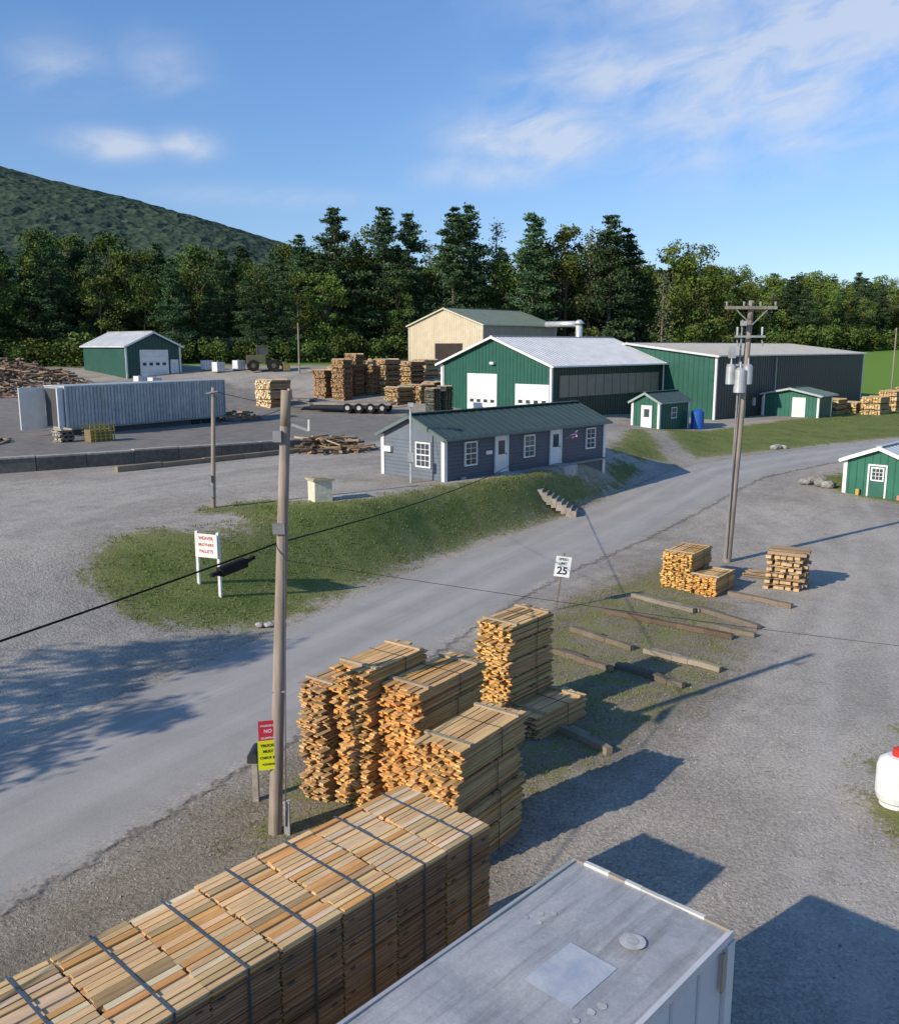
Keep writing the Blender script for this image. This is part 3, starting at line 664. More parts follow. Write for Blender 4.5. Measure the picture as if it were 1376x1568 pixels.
for a,b,w in [((5.6,31.5),(9.3,28.5),.2),((7.0,33.6),(8.8,31.5),.18),((9.0,31.9),(10.5,29.6),.2),((10.8,33.9),(12.6,32.1),.2),((4.1,29.4),(5.8,27.4),.2),((6.1,27.2),(8.0,25.5),.2),((3.3,27.2),(4.8,25.5),.2),((5.0,25.9),(6.6,24.2),.22),((2.8,21.3),(3.8,20.0),.2),((7.2,33.4),(9.1,31.6),.12),((8.6,30.0),(10.1,28.7),.18)]:
    m=MB();c=var(random.choice([(.29,.25,.19),(.17,.135,.10),(.22,.18,.135)]),.2);p=Vector((*a,.09));q=Vector((*b,.10));N=5;pp=[p.lerp(q,i/N)+Vector((U(-.04,.04),U(-.04,.04),U(-.015,.01))) for i in range(N+1)]
    for i in range(N): m.beam(pp[i],pp[i+1],w*U(.85,1.05),.17*U(.85,1.05),var(c,.12),end=(.35,.26,.16))
    m.beam(p+Vector((.25,.05,-.01)),pp[2]+Vector((.22,.1,-.02)),w*.7,.1,var(c,.3))
    m.obj('timber_sleeper',M_WOOD)
# ------------------------------------------------------------------ poles
def pole(name,b,t,r0,r1):
    E=empty(name,b);m=MB();d=Vector(t)-Vector(b)
    N=14
    for i in range(N):
        a=i/N;c=(i+1)/N;m.cyl(tuple(d*a),tuple(d*c),r0+(r1-r0)*a,r0+(r1-r0)*c,14,var((.33,.28,.225),.06),cap=(i==N-1))
    m.obj('shaft',M_POLE,E,smooth=True);return E,d
E,d=pole('utility_pole',(-3.47,16.5,-.2),(-2.93,16.35,8.72),.135,.09)
m=MB()
m.beam((.5,-.13,8.35),(.95,-.2,8.2),.05,.05,(.3,.3,.3));m.cyl((.6,-.14,8.95),(.6,-.14,8.75),.04,.06,8,(.4,.2,.12));m.cyl((.95,-.2,8.2),(.95,-.2,8.4),.04,.03,8,(.45,.45,.42));m.box(.3,-.3,8.0,.45,-.1,8.2,(.3,.3,.3));m.cyl((.25,-.12,0.4),(.45,-.22,6.4),.012,.012,6,(.15,.15,.15));m.box(.23,-.26,6.3,.45,-.1,6.5,(.25,.25,.25))
for z in (3.2,4.6): m.cyl((.54*z/8.9-.13,-.13,z),(.54*z/8.9+.13,-.13,z),.02,.02,6,(.4,.4,.4))
m.obj('hardware',M_METAL,E)
def panel(name,E,c,w,hg,yaw,col,lines,tcol,sz,thick=.01):
    G=empty(name,c); G.rotation_euler=(0,0,yaw); G.parent=E
    m=MB();m.box(-w/2,-thick,-hg/2,w/2,0,hg/2,col);m.obj('plate',M_PAINT,G)
    mt,nt,b=newmat('lettering');nt.links.new(mixc(nt,noise(nt,objco(nt),8),tcol,tuple(v*.8+.01 for v in tcol)),b.inputs['Base Color'])
    for s,z,k in lines:
        cu=bpy.data.curves.new('text','FONT');cu.body=s;cu.size=sz*k;cu.align_x='CENTER';cu.align_y='CENTER';cu.extrude=.001;cu.offset=.0025*k*sz/.1
        o=bpy.data.objects.new('lettering',cu);scene.collection.objects.link(o);o.location=(0,-thick-.004,z);o.rotation_euler=(math.pi/2,0,0);o.parent=G;cu.materials.append(mt)
    return G
panel('red_warning_sign',E,(-.02,-.16,2.40),.36,.46,.25,(.55,.03,.06),[('WARNING',.13,.8),('NO',.02,1.3),('DUMPING',-.12,.8)],(.75,.7,.7),.075)
panel('yellow_notice_sign',E,(-.03,-.17,1.93),.38,.60,.25,(.72,.75,.02),[('TRUCKS',.2,.9),('MUST',.08,.9),('CHECK IN',-.05,.8),('<===',-.19,1.2)],(.03,.03,.02),.085)
E,d=pole('transformer_pole',(12.4,39.4,-.2),(12.83,39.4,11.4),.18,.12)
m=MB();m.beam((-.75,-.2,11.3),(1.45,-.2,11.3),.11,.13,(.3,.27,.22));m.beam((-.3,-.18,11.25),(.4,-.18,10.6),.04,.04,(.35,.35,.35));m.beam((1.1,-.18,11.25),(.45,-.18,10.6),.04,.04,(.35,.35,.35))
m.obj('crossarm',M_POLE,E)
m=MB()
for x in(-.68,.05,.35,.75,1.38):
    m.cyl((x,-.2,11.37),(x,-.2,11.55),.035,.06,8,(.4,.4,.4))
m.beam((-.3,-.3,10.1),(1.0,-.3,10.1),.07,.09,(.4,.4,.4));m.beam((-.55,-.25,8.9),(.2,-.25,8.9),.08,.1,(.4,.4,.4))
for x in(-.2,.85): m.cyl((x,-.3,10.15),(x,-.3,10.5),.04,.05,8,(.55,.55,.55));m.cyl((x,-.3,9.95),(x+.05,-.35,9.7),.03,.03,6,(.3,.3,.3))
m.cyl((-.10,-.18,.4),(.02,-.22,10.8),.04,.04,8,(.3,.3,.3))
m.box(-.5,-.45,9.2,-.25,-.2,9.7,(.45,.46,.46));m.box(-.1,-.5,10.55,.12,-.3,10.75,(.5,.5,.5))
m.obj('insulators_and_conduit',M_METAL,E)
m=MB()
for x,y,z,r,hg in((-.42,-.42,8.1,.2,.75),(-.04,-.5,7.75,.25,.95),(.3,-.42,8.1,.2,.75)):
    m.cyl((x,y,z),(x,y,z+hg),r,r,18,(.48,.5,.5));m.cyl((x,y,z+hg),(x,y,z+hg+.1),r,r*.5,18,(.5,.52,.52));m.cyl((x,y,z+hg+.05),(x,y,z+hg+.35),.045,.03,8,(.5,.5,.5))
m.obj('transformers',M_METAL,E)
E,d=pole('yard_pole',(-10.4,39.2,h(-10.4,39.2)-.2),(-10.15,39.2,7.75),.11,.08)
m=MB();m.beam((-.05,-.1,5.2),(.45,-.1,5.3),.06,.05,(.3,.3,.3));m.box(-.1,-.25,.7,.1,-.1,1.2,(.35,.36,.36));m.box(-.12,-.3,1.4,.05,-.1,1.65,(.35,.36,.36));m.obj('meter_box',M_METAL,E)
E,d=pole('distant_pole',(-19.3,117.7,h(-19.3,117.7)-.2),(-19.3,117.7,12.4),.12,.08)
E,d=pole('field_pole',(62,128,h(62,128)-.2),(62,128,12),.12,.08)
m=MB();m.cyl((-2.0,46.6,2.3),(-2.0,46.6,6.6),.06,.05,10,(.55,.55,.55));m.box(-2.12,46.35,6.45,-1.85,46.6,6.65,(.5,.5,.5));m.box(-2.15,46.4,3.6,-1.85,46.55,4.1,(.5,.5,.5));m.obj('service_mast',M_METAL)
def wire(a,b,sag,r=.012,col=(.02,.02,.02)):
    m=MB();a=Vector(a);b=Vector(b);n=18;P=[]
    for i in range(n+1):
        t=i/n;p=a.lerp(b,t);p.z-=4*sag*t*(1-t);P.append(p)
    for p,q in zip(P[:-1],P[1:]): m.cyl(tuple(p),tuple(q),r,r,5,col,cap=False)
    return m
E=empty('cable_with_splice_case',(0,0,0));wire((-3.2,16.4,5.9),(3.6,50.5,3.0),.25,.017).obj('cable_span',M_ROUGH,E);wire((-3.2,16.4,5.9),(-16.5,-9,5.9),.3,.018).obj('cable_span',M_ROUGH,E)
m=MB();m.beam((-3.62,15.6,5.73),(-3.92,15.0,5.70),.14,.15,(.02,.02,.02));m.beam((-3.5,15.8,5.78),(-3.62,15.6,5.73),.06,.06,(.02,.02,.02));m.beam((-3.92,15.0,5.70),(-4.02,14.8,5.69),.06,.06,(.02,.02,.02));m.obj('splice_case',M_ROUGH,E)
wire((-10.15,39.2,7.6),(-2.0,46.6,6.5),.5,.012).obj('service_wire',M_ROUGH)
wire((-19.3,117.7,12.1),(-35,118,10.6),.8,.03).obj('service_wire',M_ROUGH)
wire((-3.2,16.4,5.6),(16,20.6,1.9),.15,.005).obj('service_wire',M_ROUGH)
wire((-10.15,39.2,7.5),(-2.98,16.35,8.4),.5,.008).obj('service_wire',M_ROUGH)
wire((12.83,39.2,11.5),(60,10,11.0),1.0,.01).obj('service_wire',M_ROUGH)
# ------------------------------------------------------------------ signs, mailbox
E=empty('pallet_company_sign',(-9.1,31.9,0));yaw=math.atan2(-.35,.85);E.rotation_euler=(0,0,yaw);zb=h(-9.1,31.9)
m=MB()
for x in(0,.92): m.box(x-.05,-.05,zb-.5,x+.05,.05,zb+1.95,(.75,.74,.7))
m.obj('posts',M_ROUGH,E)
panel('board',E,(.46,-.07,zb+1.45),.96,.86,0,(.74,.72,.68),[('WEAVER',.27,1),('BROTHERS',.03,.85),('PALLETS',-.21,1)],(.45,.03,.03),.16,.03)
E=empty('speed_limit_sign',(3.9,31.9,0));E.rotation_euler=(0,math.radians(7),math.radians(-4))
m=MB();m.box(-.03,-.01,-.2,.03,.02,2.15,(.28,.24,.2));m.box(-.03,.02,-.2,-.015,.04,2.15,(.25,.2,.18));m.obj('post',M_METAL,E)
panel('plate_assembly',E,(0,-.03,1.65),.56,.76,0,(.78,.79,.78),[('SPEED',.27,.75),('LIMIT',.12,.75),('25',-.16,2.3)],(.02,.02,.02),.17,.006)
E=empty('mailbox',(-4.1,17.8,0));m=MB();m.box(-.06,-.06,-.3,.06,.06,.95,(.36,.33,.28));m.box(-.12,-.25,.93,.12,.25,.97,(.3,.27,.23));m.obj('post',M_ROUGH,E)
m=MB();k=8;pts=[(-.1,0)]+[(-.1*math.cos(math.pi*i/k),.12+.1*math.sin(math.pi*i/k)) for i in range(k+1)]+[(.1,0)]
for i in range(len(pts)-1): m.face([(pts[i][0],-.27,.97+pts[i][1]),(pts[i+1][0],-.27,.97+pts[i+1][1]),(pts[i+1][0],.25,.97+pts[i+1][1]),(pts[i][0],.25,.97+pts[i][1])],(.04,.04,.045))
m.face([(x,-.27,.97+z) for x,z in pts],(.05,.05,.05));m.face([(x,.25,.97+z) for x,z in pts][::-1],(.05,.05,.05));m.box(.1,-.1,1.0,.115,-.06,1.2,(.5,.05,.04));m.obj('box',M_PAINT,E)
m=MB();m.box(-.055,-.055,-.3,.055,.055,.68,(.42,.42,.40));m.box(-.065,-.065,.68,.065,.065,.71,(.5,.5,.48));m.obj('marker_post',M_STONE,None,(-3.2,16.45,0))
m=MB();prof=[(.0,.02),(.30,.02),(.30,.1),(.36,.16),(.40,.3),(.40,.85),(.36,1.0),(.22,1.1),(.0,1.13)]
for (r0,z0),(r1,z1) in zip(prof[:-1],prof[1:]): m.cyl((0,0,z0),(0,0,z1+1e-4),max(r0,.001),max(r1,.001),24,(.78,.78,.76),cap=False)
m.cyl((0,0,1.08),(0,0,1.26),.13,.12,14,(.55,.04,.03));m.cyl((0,0,1.26),(0,0,1.3),.12,.05,14,(.55,.04,.03))
m.obj('propane_tank',M_PAINT,None,(9.35,17.6,0),smooth=False)
E=empty('pump_house',(-6.1,40.5,h(-6.1,40.5)-.1));E.rotation_euler=(0,0,math.radians(30));m=MB();m.box(0,0,0,.85,.85,1.05,(.72,.66,.5));m.obj('walls',M_ROUGH,E);m=MB();m.box(-.1,-.1,1.06,.95,.95,1.16,(.42,.36,.26));m.box(-.02,-.02,1.16,.6,.6,1.2,(.35,.3,.2));m.obj('lid',M_ROUGH,E)
E=empty('concrete_steps',(3.4,50.3,0));E.rotation_euler=(0,0,math.radians(-14));m=MB()
for i in range(13):
    x=i*.27+(.25 if i>5 else 0); z=2.5-i*.16
    m.box(x,-.6,z-.5,x+.31+(.25 if i==5 else 0),.6,z,var((.32,.285,.24),.12))
    m.box(x+.005,-.59,z,x+.06,.59,z+.012,(.2,.19,.17))
m.obj('treads',M_STONE,E)
def along(name,pts,w,zlo,zhi,col,mat,cap=None):
    m=MB()
    for (ax,ay),(bx,by) in zip(pts[:-1],pts[1:]):
        L=math.hypot(bx-ax,by-ay);n=max(1,int(L/2.4))
        for i in range(n):
            p=(ax+(bx-ax)*(i+.006)/n,ay+(by-ay)*(i+.006)/n);q=(ax+(bx-ax)*(i+.994)/n,ay+(by-ay)*(i+.994)/n)
            z0=2.4+zlo;z1=2.5+zhi+U(-.03,.03)
            m.beam((p[0],p[1],(z0+z1)/2),(q[0],q[1],(z0+z1)/2),w,z1-z0,var(col,.15))
            if cap: m.beam((p[0],p[1],z1+.05),(q[0],q[1],z1+.05),w*1.15,.1,var(cap,.15))
    return m.obj(name,mat)
along('retaining_wall',[(-44,38),(-23.6,51.2),(-10.2,60.8),(-6.5,63)],.5,-.3,.75,(.17,.155,.135),M_STONE,(.40,.37,.32))
along('timber_kerb',[(-18.8,50.6),(-9.3,61.0)],.35,-.1,.3,(.28,.22,.15),M_WOOD)
az=math.degrees(math.atan2(9.1,14.4));E=empty('corrugated_semi_trailer',(-30.1,71.3,2.5),az);m=MB()
L=16.8
m.box(0,0,.55,L,2.6,3.85,(.42,.44,.45));m.box(-.05,-.05,3.86,L+.05,2.65,3.94,(.62,.63,.62));m.box(-.03,-.04,.45,L+.03,-.005,.6,(.25,.25,.25))
x=.3
while x<L-.1: m.box(x,-.05,.62,x+.16,-.003,3.8,var((.40,.42,.43),.15)); x+=.33
m.obj('body',M_METAL,E)
m=MB();m.box(-.08,-.06,.4,.05,-.0,3.9,(.7,.7,.68));m.box(L-.1,-.07,.4,L+.05,-.052,3.85,(.3,.3,.3));m.box(-2.2,2.62,.5,-.0,2.72,3.8,(.66,.66,.63));m.box(-1.0,-.12,.5,-.0,-.03,3.8,(.72,.72,.7),yaw=.5);m.box(-.02,.1,.7,-.005,2.5,3.7,(.08,.08,.08));m.obj('doors',M_PAINT,E)
m=MB()
for x in(L-2.2,L-3.5,2.2):
    for y in(0.1,2.2): m.cyl((x,y,.3),(x,y+.3,.3),.5,.5,18,(.03,.03,.03))
m.box(.5,.2,-.1,L-.5,2.4,.5,(.10,.10,.10));m.obj('undercarriage',M_ROUGH,E)
E=empty('flatbed_trailer',(-17.2,93,2.9));E.rotation_euler=(0,0,math.radians(-10));m=MB();m.box(0,0,1.1,3,2.5,1.3,(.25,.22,.18));m.box(3,0,.75,11.5,2.5,.95,(.3,.27,.23));m.box(3,0,.4,11.3,.15,.75,(.04,.04,.04));m.beam((1.8,1.2,1.2),(3.4,1.2,.8),2.4,.15,(.2,.2,.2));m.obj('deck',M_ROUGH,E);m=MB()
for x in(7,8.2,9.4,10.6):
    for y in(-.05,2.2): m.cyl((x,y,.45),(x,y+.3,.45),.48,.48,16,(.02,.02,.02));m.cyl((x,y-.01,.45),(x,y,.45),.22,.22,12,(.5,.5,.5))
m.obj('wheels',M_ROUGH,E)
def yst(name,x,y,az,L,W,H,top,end,bundle=.8):
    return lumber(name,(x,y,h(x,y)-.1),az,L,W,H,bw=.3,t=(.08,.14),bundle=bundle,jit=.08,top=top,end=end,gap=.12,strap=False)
yst('lumber_stack',-18.7,95.4,43,2.6,2.6,3.1,(.66,.46,.25),(.76,.56,.32),1.0)
for dx,dy,hh_ in((0,0,4.7),(1.1,2.6,4.9),(-2.2,1.5,3.3),(2.9,3.2,3.6)): yst('pallet_stack',-11.6+dx,99.6+dy,43,1.3,2.0,hh_,(.30,.18,.10),(.40,.24,.12),.5)
for dx,dy,hh_ in((0,0,2.1),(2.5,1,2.2),(-1.6,6,4.2),(4,4,2.0),(1,12,3)): yst('lumber_stack',-5.6+dx,97+dy,43,2.4,2.0,hh_,(.38,.25,.135),(.47,.31,.15),.6)
for i,(x,y,hg) in enumerate([(-1.6,88.8,3.0),(-.4,90,3.1)]): lumber('pallet_stack',(x,y,h(x,y)-.1),43,1.1,1.2,hg,bw=.25,t=(.03,.05),bundle=.15,jit=.03,top=(.06,.11,.105),end=(.09,.16,.15),gap=.08,strap=False)
for x,y,hg,L in((45.5,106.5,1.9,3),(48.5,108.5,1.4,3),(50,105.5,2.2,3.2),(55,112,2.6,3),(58,116,2.2,3),(62,122,2.6,3),(52.5,110.5,1.2,2)): yst('lumber_stack',x,y,43,L,2.2,hg,(.62,.44,.22),(.70,.48,.22),.7)
for x,y,hg in((-9,111,2.2),(-3,113,2.6),(1,116,1.6),(-14,112,1.4)): yst('lumber_stack',x,y,43,2.6,2.2,hg,(.6,.44,.24),(.66,.46,.24),.7)
def heap(name,x,y,r,hg,n,cols,ln=(1,2.5),rad=(.08,.2),rnd=True):
    m=MB()
    for i in range(n):
        a=U(0,6.28);d=math.sqrt(R())*r;z=hg*(1-(d/r)**1.4)*U(.3,1)
        px,py=x+d*math.cos(a)*1.3,y+d*math.sin(a);l=U(*ln);b=U(0,6.28);q=U(*rad)
        zz=h(px,py)+z
        p0=(px-l/2*math.cos(b),py-l/2*math.sin(b),zz+U(-.2,.2));p1=(px+l/2*math.cos(b),py+l/2*math.sin(b),zz+U(-.2,.2))
        if rnd: m.cyl(p0,p1,q,q*.9,7,var(random.choice(cols),.3))
        else: m.beam(p0,p1,q*2,q*1.2,var(random.choice(cols),.3))
    return m.obj(name,M_WOOD)
heap('log_and_slab_pile',-52,108,7,3.6,620,[(.22,.15,.11),(.28,.2,.14),(.36,.27,.18)],(.6,1.8),(.06,.15))
heap('log_and_slab_pile',-60,112,7,4.2,500,[(.22,.15,.11),(.28,.2,.14),(.36,.27,.18)],(.6,1.8),(.06,.15))
heap('scrap_wood_pile',-8.3,61.2,2.2,1.2,130,[(.3,.2,.12),(.42,.3,.18),(.16,.13,.1)],(.8,2),(.04,.12),False)
heap('scrap_wood_pile',-37,66,3.5,1.2,120,[(.2,.16,.11),(.3,.25,.18),(.12,.12,.08)],(.8,2.2),(.06,.16),False)
heap('scrap_wood_pile',-29.5,51.5,1.8,.9,60,[(.2,.18,.15),(.35,.32,.27),(.12,.11,.1)],(.5,1.4),(.06,.2),False)
heap('scrap_wood_pile',-10,120,6,1.5,160,[(.45,.33,.2),(.5,.38,.22)],(1,2.5),(.1,.2),False)
heap('scrap_wood_pile',-21,88,2.5,.8,50,[(.3,.22,.14),(.2,.16,.12)],(.8,2.2),(.06,.14),False)
yst('lumber_stack',-10.9,61.6,50,1.3,1.2,.9,(.6,.44,.25),(.66,.46,.24),.4)
def blob(m,x,y,z,r,col):
    import bmesh
    bm=bmesh.new();bmesh.ops.create_icosphere(bm,subdivisions=2,radius=r)
    n=len(m.v)
    for v in bm.verts:
        k=1+.25*math.sin(v.co.x*7/r*.4+x*9)*math.cos(v.co.y*3/r+y*5)
        m.v.append((x+v.co.x*k*1.2,y+v.co.y*k,z+v.co.z*k*.65))
    for f in bm.faces: m.f.append(tuple(n+v.index for v in f.verts));m.c.append(var(col,.1));m.m.append(0)
    bm.free()
m=MB()
for i in range(7): blob(m,24.0+U(-.7,.7),58.7+U(-.5,.5),h(24,58.7)+U(.1,.4),U(.25,.45),(.3,.28,.25))
m.obj('boulder_pile',M_STONE)
m=MB();blob(m,-6.5,29.7,.12,.13,(.42,.4,.37));blob(m,-6.2,29.8,.1,.14,(.45,.43,.4));m.obj('small_rocks',M_STONE)
m=MB();blob(m,27.2,75.3,h(27.2,75.3)+.15,.4,(.4,.37,.33));blob(m,28,75.7,h(28,75.7)+.1,.3,(.4,.37,.33));m.obj('small_rocks',M_STONE)
for i,(x,y) in enumerate([(-40,92),(-38,93.5),(-43,95),(-36,97),(-41.5,97)]):
    m=MB();c=var((.55,.54,.5));m.box(-1,-.5,0,1,.5,.8,c);m.box(-.9,-.45,.81,.95,.5,1.55,var(c));m.box(-.2,-.2,1.56,.2,.2,1.6,(.3,.3,.3));m.obj('concrete_blocks',M_STONE,None,(x,y,h(x,y)-.1),43)
for i,(x,y) in enumerate([(-30,119),(-32,121),(-27.8,121),(-2,120),(2,113),(-36.5,108),(-34.5,107)]):
    m=MB();m.box(-.6,-.6,.1,.6,.6,1.3,(.68,.7,.72));m.box(-.65,-.65,0,.65,.65,.12,(.3,.22,.14));m.cyl((0,0,1.3),(0,0,1.4),.2,.2,12,(.1,.1,.1))
    for k in(-.4,0,.4): m.box(k-.03,-.64,.1,k+.03,-.61,1.3,(.4,.4,.42))
    m.obj('liquid_tote',M_PAINT,None,(x,y,h(x,y)),43)
m=MB()
for k in range(6):
    m.beam((0,0,.25*k),(1.9,0,.25*k),.08,.06,(.45,.36,.05));m.beam((0,1.2,.25*k),(1.9,1.2,.25*k),.08,.06,(.45,.36,.05));m.beam((k*.38,0,0),(k*.38,0,1.3),.06,.06,(.4,.32,.05))
m.box(.1,.1,0,1.8,1.1,.9,(.3,.24,.14));m.obj('steel_cage_bin',M_METAL,None,(-26.4,66.5,2.5),40)
yst('pallet_stack',-28.5,66.2,40,1.1,1.2,1.1,(.3,.28,.25),(.4,.38,.35),.3)
E=empty('wheel_loader',(-24.3,120,h(-24.3,120)));E.rotation_euler=(0,0,math.radians(15));Yc=(.12,.115,.06)
m=MB();m.box(-2.2,-.9,1.0,.2,.9,2.1,Yc);m.box(.2,-.6,.9,1.6,.6,1.5,Yc);m.box(-.9,-.75,2.1,.5,.75,2.2,Yc);m.box(-.95,-.8,3.2,.55,.8,3.32,Yc)
for x in(-.85,.45):
    for y in(-.72,.72): m.beam((x,y,2.2),(x,y,3.2),.1,.1,(.1,.1,.08))
m.beam((.8,-.5,1.7),(2.6,-.5,.6),.18,.3,Yc);m.beam((.8,.5,1.7),(2.6,.5,.6),.18,.3,Yc);m.obj('body',M_PAINT,E)
m=MB();m.box(-.8,-.7,2.2,.4,.7,3.18,(1,1,1));m.obj('cab_glass',M_GLASS,E)
m=MB()
for x in(-1.4,1.2):
    for y in(-1.25,.8): m.cyl((x,y,.75),(x,y+.45,.75),.75,.75,20,(.025,.025,.025));m.cyl((x,y-.01,.75),(x,y+.46,.75),.3,.3,12,Yc)
m.face([(2.5,-1.2,.1),(2.5,1.2,.1),(3.4,1.2,.15),(3.4,-1.2,.15)],(.2,.17,.1));m.box(2.4,-1.2,.1,2.55,1.2,1.2,(.22,.18,.08));m.box(2.55,-1.2,.1,3.3,-1.15,.9,(.22,.18,.08));m.box(2.55,1.15,.1,3.3,1.2,.9,(.22,.18,.08));m.obj('wheels_and_bucket',M_ROUGH,E)
# foreground box trailer
def box_trailer():
    az=43;E=empty('box_trailer',(3.27,9.44,0),az);W=2.19;L=9.5;zt=2.83
    m,nt,b=newmat('weathered_trailer_roof');co=objco(nt)
    n1=noise(nt,co,.9,5,.65,.6);n2=noise(nt,co,7,5,.75);n3=noise(nt,mapping(nt,co,(.4,5,1)),1.5,4,.6,.6)
    c=mixc(nt,maprange(nt,n1,.35,.68),(.34,.34,.335),(.49,.485,.475));c=mixc(nt,maprange(nt,n2,.52,.75,0,.6),c,(.58,.57,.54));c=mixc(nt,maprange(nt,n3,.48,.72,0,.7),c,(.22,.215,.20))
    c=mixc(nt,.5,c,grey3(nt,noise(nt,co,30,3,.8),.8,1.2),'MULTIPLY')
    nt.links.new(c,b.inputs['Base Color']);nt.links.new(maprange(nt,n1,.3,.7,.35,.65),b.inputs['Roughness']);b.inputs['Metallic'].default_value=.15
    bump(nt,b,n1,.35,.06)
    def rz(x,y): return zt-.02+.018*math.sin(y/W*math.pi)+.008*math.sin(x*5.2)*math.sin(y/W*math.pi)+.006*math.sin(x*1.7+y*3)
    rm=MB();nx_,ny_=90,24
    for i in range(nx_):
        for j in range(ny_):
            Q=[(-L+L*a/nx_,W*c_/ny_) for a,c_ in((i,j),(i+1,j),(i+1,j+1),(i,j+1))]
            rm.face([(x,y,rz(x,y)) for x,y in Q],(1,1,1))
    rm.obj('roof',m,E,smooth=False)
    b_=MB();wc=(.55,.58,.60)
    b_.face([(-L,0,.75),(0,0,.75),(0,0,zt-.02),(-L,0,zt-.02)],wc);b_.face([(0,0,.75),(0,W,.75),(0,W,zt-.02),(0,0,zt-.02)],wc);b_.face([(0,W,.75),(-L,W,.75),(-L,W,zt-.02),(0,W,zt-.02)],wc);b_.face([(-L,W,.75),(-L,0,.75),(-L,0,zt-.02),(-L,W,zt-.02)],wc)
    b_.box(-L,.0,.6,0,W,.75,(.15,.15,.15))
    x=-L+.3
    while x<0: b_.box(x,-.012,.8,x+.05,-.001,zt-.1,(.45,.48,.5));x+=.6
    b_.obj('walls',M_PAINT,E)
    t=MB()
    x=-L
    while x<-.05:
        x2=min(x+U(.3,.9),0);k=var((.55,.55,.53),.12)
        t.box(x,-.03,zt-.09,x2-.003,.03,zt+.010,k);t.box(x,W-.025,zt-.09,x2-.003,W+.02,zt+.008,var((.40,.41,.41),.12));x=x2
    y=0
    while y<W-.02:
        y2=min(y+U(.05,.25),W);t.box(-.03,y,zt-.1,.03,y2-.002,zt+.014+U(0,.012),var(random.choice([(.75,.74,.7),(.72,.70,.64),(.62,.6,.55),(.30,.25,.20)]),.1),yaw=U(-.03,.03));y=y2
    t.box(-.16,-.045,.7,.02,-.005,zt-.1,(.6,.62,.62));t.box(-.30,-.06,2.2,-.24,-.03,2.7,(.35,.3,.2))
    t.obj('corner_trim',M_PAINT,E)
    pm,nt,b=newmat('roof_patch');b.inputs['Roughness'].default_value=.35;b.inputs['Metallic'].default_value=.1
    pc=objco(nt)
    nt.links.new(mixc(nt,maprange(nt,noise(nt,pc,3,5,.75,.5),.35,.68),(.38,.42,.48),(.56,.56,.55)),b.inputs['Base Color'])
    def sheet(mm,pts,dz):
        mm.face([(x,y,rz(x,y)+dz) for x,y in pts],(1,1,1))
    p=MB();n_=12
    for i in range(n_):
        for j in range(n_):
            sheet(p,[(-2.3+.85*a/n_,.62+.62*c_/n_) for a,c_ in((i,j),(i+1,j),(i+1,j+1),(i,j+1))],.006)
    p.obj('skylight_patch',pm,E)
    p=MB()
    def disc(cx,cy,r,col,dz=.005,n=14,wob=.2):
        ph=U(0,6)
        p.face([(cx+r*(1+wob*math.sin(3*a+ph))*math.cos(a),cy+r*(1+wob*math.cos(2*a+ph))*math.sin(a),rz(cx,cy)+dz) for a in [2*math.pi*i/n for i in range(n)]],col)
    disc(-.98,.72,.15,(.53,.53,.51),.02,24,.02);disc(-.98,.72,.07,(.46,.46,.45),.024,16,.02)
    for x,y,r in((-1.15,1.7,.04),(-1.25,1.82,.045),(-1.4,1.72,.035),(-1.42,1.9,.03),(-2.05,.42,.05),(-2.2,.45,.05),(-2.4,.5,.04)): disc(x,y,r,(.50,.50,.48),.007)
    p.obj('vent_and_sealant',M_ROUGH,E)
    p=MB()
    for x in(-2,-3,-8.5):
        for y in(.05,W-.3): p.cyl((x,y,.42),(x,y+.25,.42),.42,.42,18,(.02,.02,.02))
    p.obj('wheels',M_ROUGH,E)
box_trailer()
# ------------------------------------------------------------------ camera, sun, sky
cam=bpy.data.cameras.new('camera');cam.sensor_fit='HORIZONTAL';cam.sensor_width=36;cam.lens=36*1385/1376;cam.clip_end=8000;cam.clip_start=.1
co_=bpy.data.objects.new('camera',cam);scene.collection.objects.link(co_);co_.location=(0,0,9.5);co_.rotation_euler=(math.radians(90-10.4),0,0);scene.camera=co_
S=Vector((-.8,-.6,.489)).normalized()
sl=bpy.data.lights.new('sun','SUN');sl.energy=5.0;sl.angle=math.radians(.5);sl.color=(1,.89,.74)
so=bpy.data.objects.new('sun',sl);scene.collection.objects.link(so);so.rotation_euler=S.to_track_quat('Z','Y').to_euler();so.location=(-30,-30,60)
w=bpy.data.worlds.new('World');scene.world=w;w.use_nodes=True;nt=w.node_tree
bg=nt.nodes['Background'];sky=nt.nodes.new('ShaderNodeTexSky');sky.sky_type='NISHITA';sky.sun_disc=False;sky.sun_elevation=math.asin(S.z);sky.sun_rotation=math.atan2(S.x,S.y)%(2*math.pi)
sky.air_density=1.0;sky.dust_density=.3;sky.ozone_density=2.5;sky.altitude=300
tc=nt.nodes.new('ShaderNodeTexCoord');sep=nt.nodes.new('ShaderNodeSeparateXYZ');nt.links.new(tc.outputs['Generated'],sep.inputs[0])
azn=math_(nt,'ARCTAN2',sep.outputs[0],sep.outputs[1]);eln=math_(nt,'ARCSINE',sep.outputs[2])
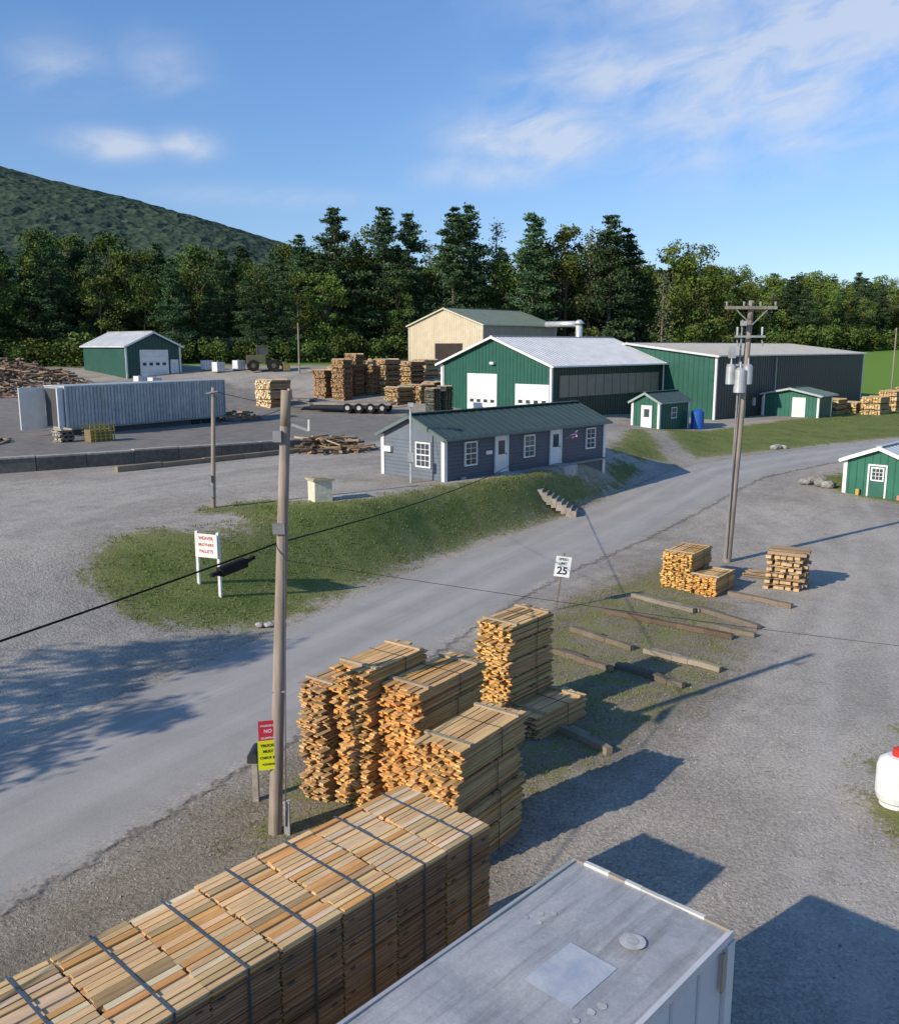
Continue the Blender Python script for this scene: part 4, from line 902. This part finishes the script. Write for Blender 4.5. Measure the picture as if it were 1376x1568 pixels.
D=math.radians
cb=nt.nodes.new('ShaderNodeCombineXYZ');nt.links.new(azn,cb.inputs[0]);nt.links.new(eln,cb.inputs[1])
vv=mapping(nt,mapping(nt,cb.outputs[0],(1,1,1),(0,0,D(-14))),(8,19,1))
fb=noise(nt,vv,1.5,6,.58,.5);fb2=noise(nt,vv,.5,3,.6,.3)
tot=None
for a,e,sa,se,st in [(-19.3,11.05,2.0,.6,2.0),(-15.4,11.3,1.4,.6,1.5),(-21.8,14.8,2.2,1.2,.8),(-16.6,15.3,2,1.2,.7),(5.5,12.0,4.0,1.5,2.2),(2.5,10.3,3.5,.8,1.4),(10,15.2,5,1.6,1.5),(18,14.5,7.5,3.4,1.9),(24,18,8,3.2,1.9),(14,10.8,5,1.4,1.0),(-11,8.6,5,.5,.6),(17,20,9,2.5,1.5),(60,16,20,5,.6),(-70,17,20,5,.6)]:
    x=math_(nt,'DIVIDE',math_(nt,'SUBTRACT',azn,D(a)),D(sa));x=math_(nt,'MULTIPLY',x,x)
    y=math_(nt,'DIVIDE',math_(nt,'SUBTRACT',eln,D(e)),D(se));y=math_(nt,'MULTIPLY',y,y)
    g_=math_(nt,'MULTIPLY',math_(nt,'EXPONENT',math_(nt,'MULTIPLY',math_(nt,'ADD',x,y),-.7)),st)
    tot=g_ if tot is None else math_(nt,'MAXIMUM',tot,g_)
nn=maprange(nt,math_(nt,'ADD',math_(nt,'MULTIPLY',fb,.7),math_(nt,'MULTIPLY',fb2,.3)),.36,.66,.09,1)
cl=math_(nt,'MULTIPLY',tot,nn,clamp=True)
tint=mixc(nt,maprange(nt,eln,0,.45),(.98,1.03,1.25),(1.05,1.42,1.78))
sc=mixc(nt,1.0,sky.outputs[0],tint,'MULTIPLY')
fin=mixc(nt,math_(nt,'MULTIPLY',cl,.66),sc,(6.8,7.2,8.1))
nt.links.new(fin,bg.inputs[0]);bg.inputs[1].default_value=.105
scene.view_settings.view_transform='Standard';scene.view_settings.look='None';scene.view_settings.exposure=0
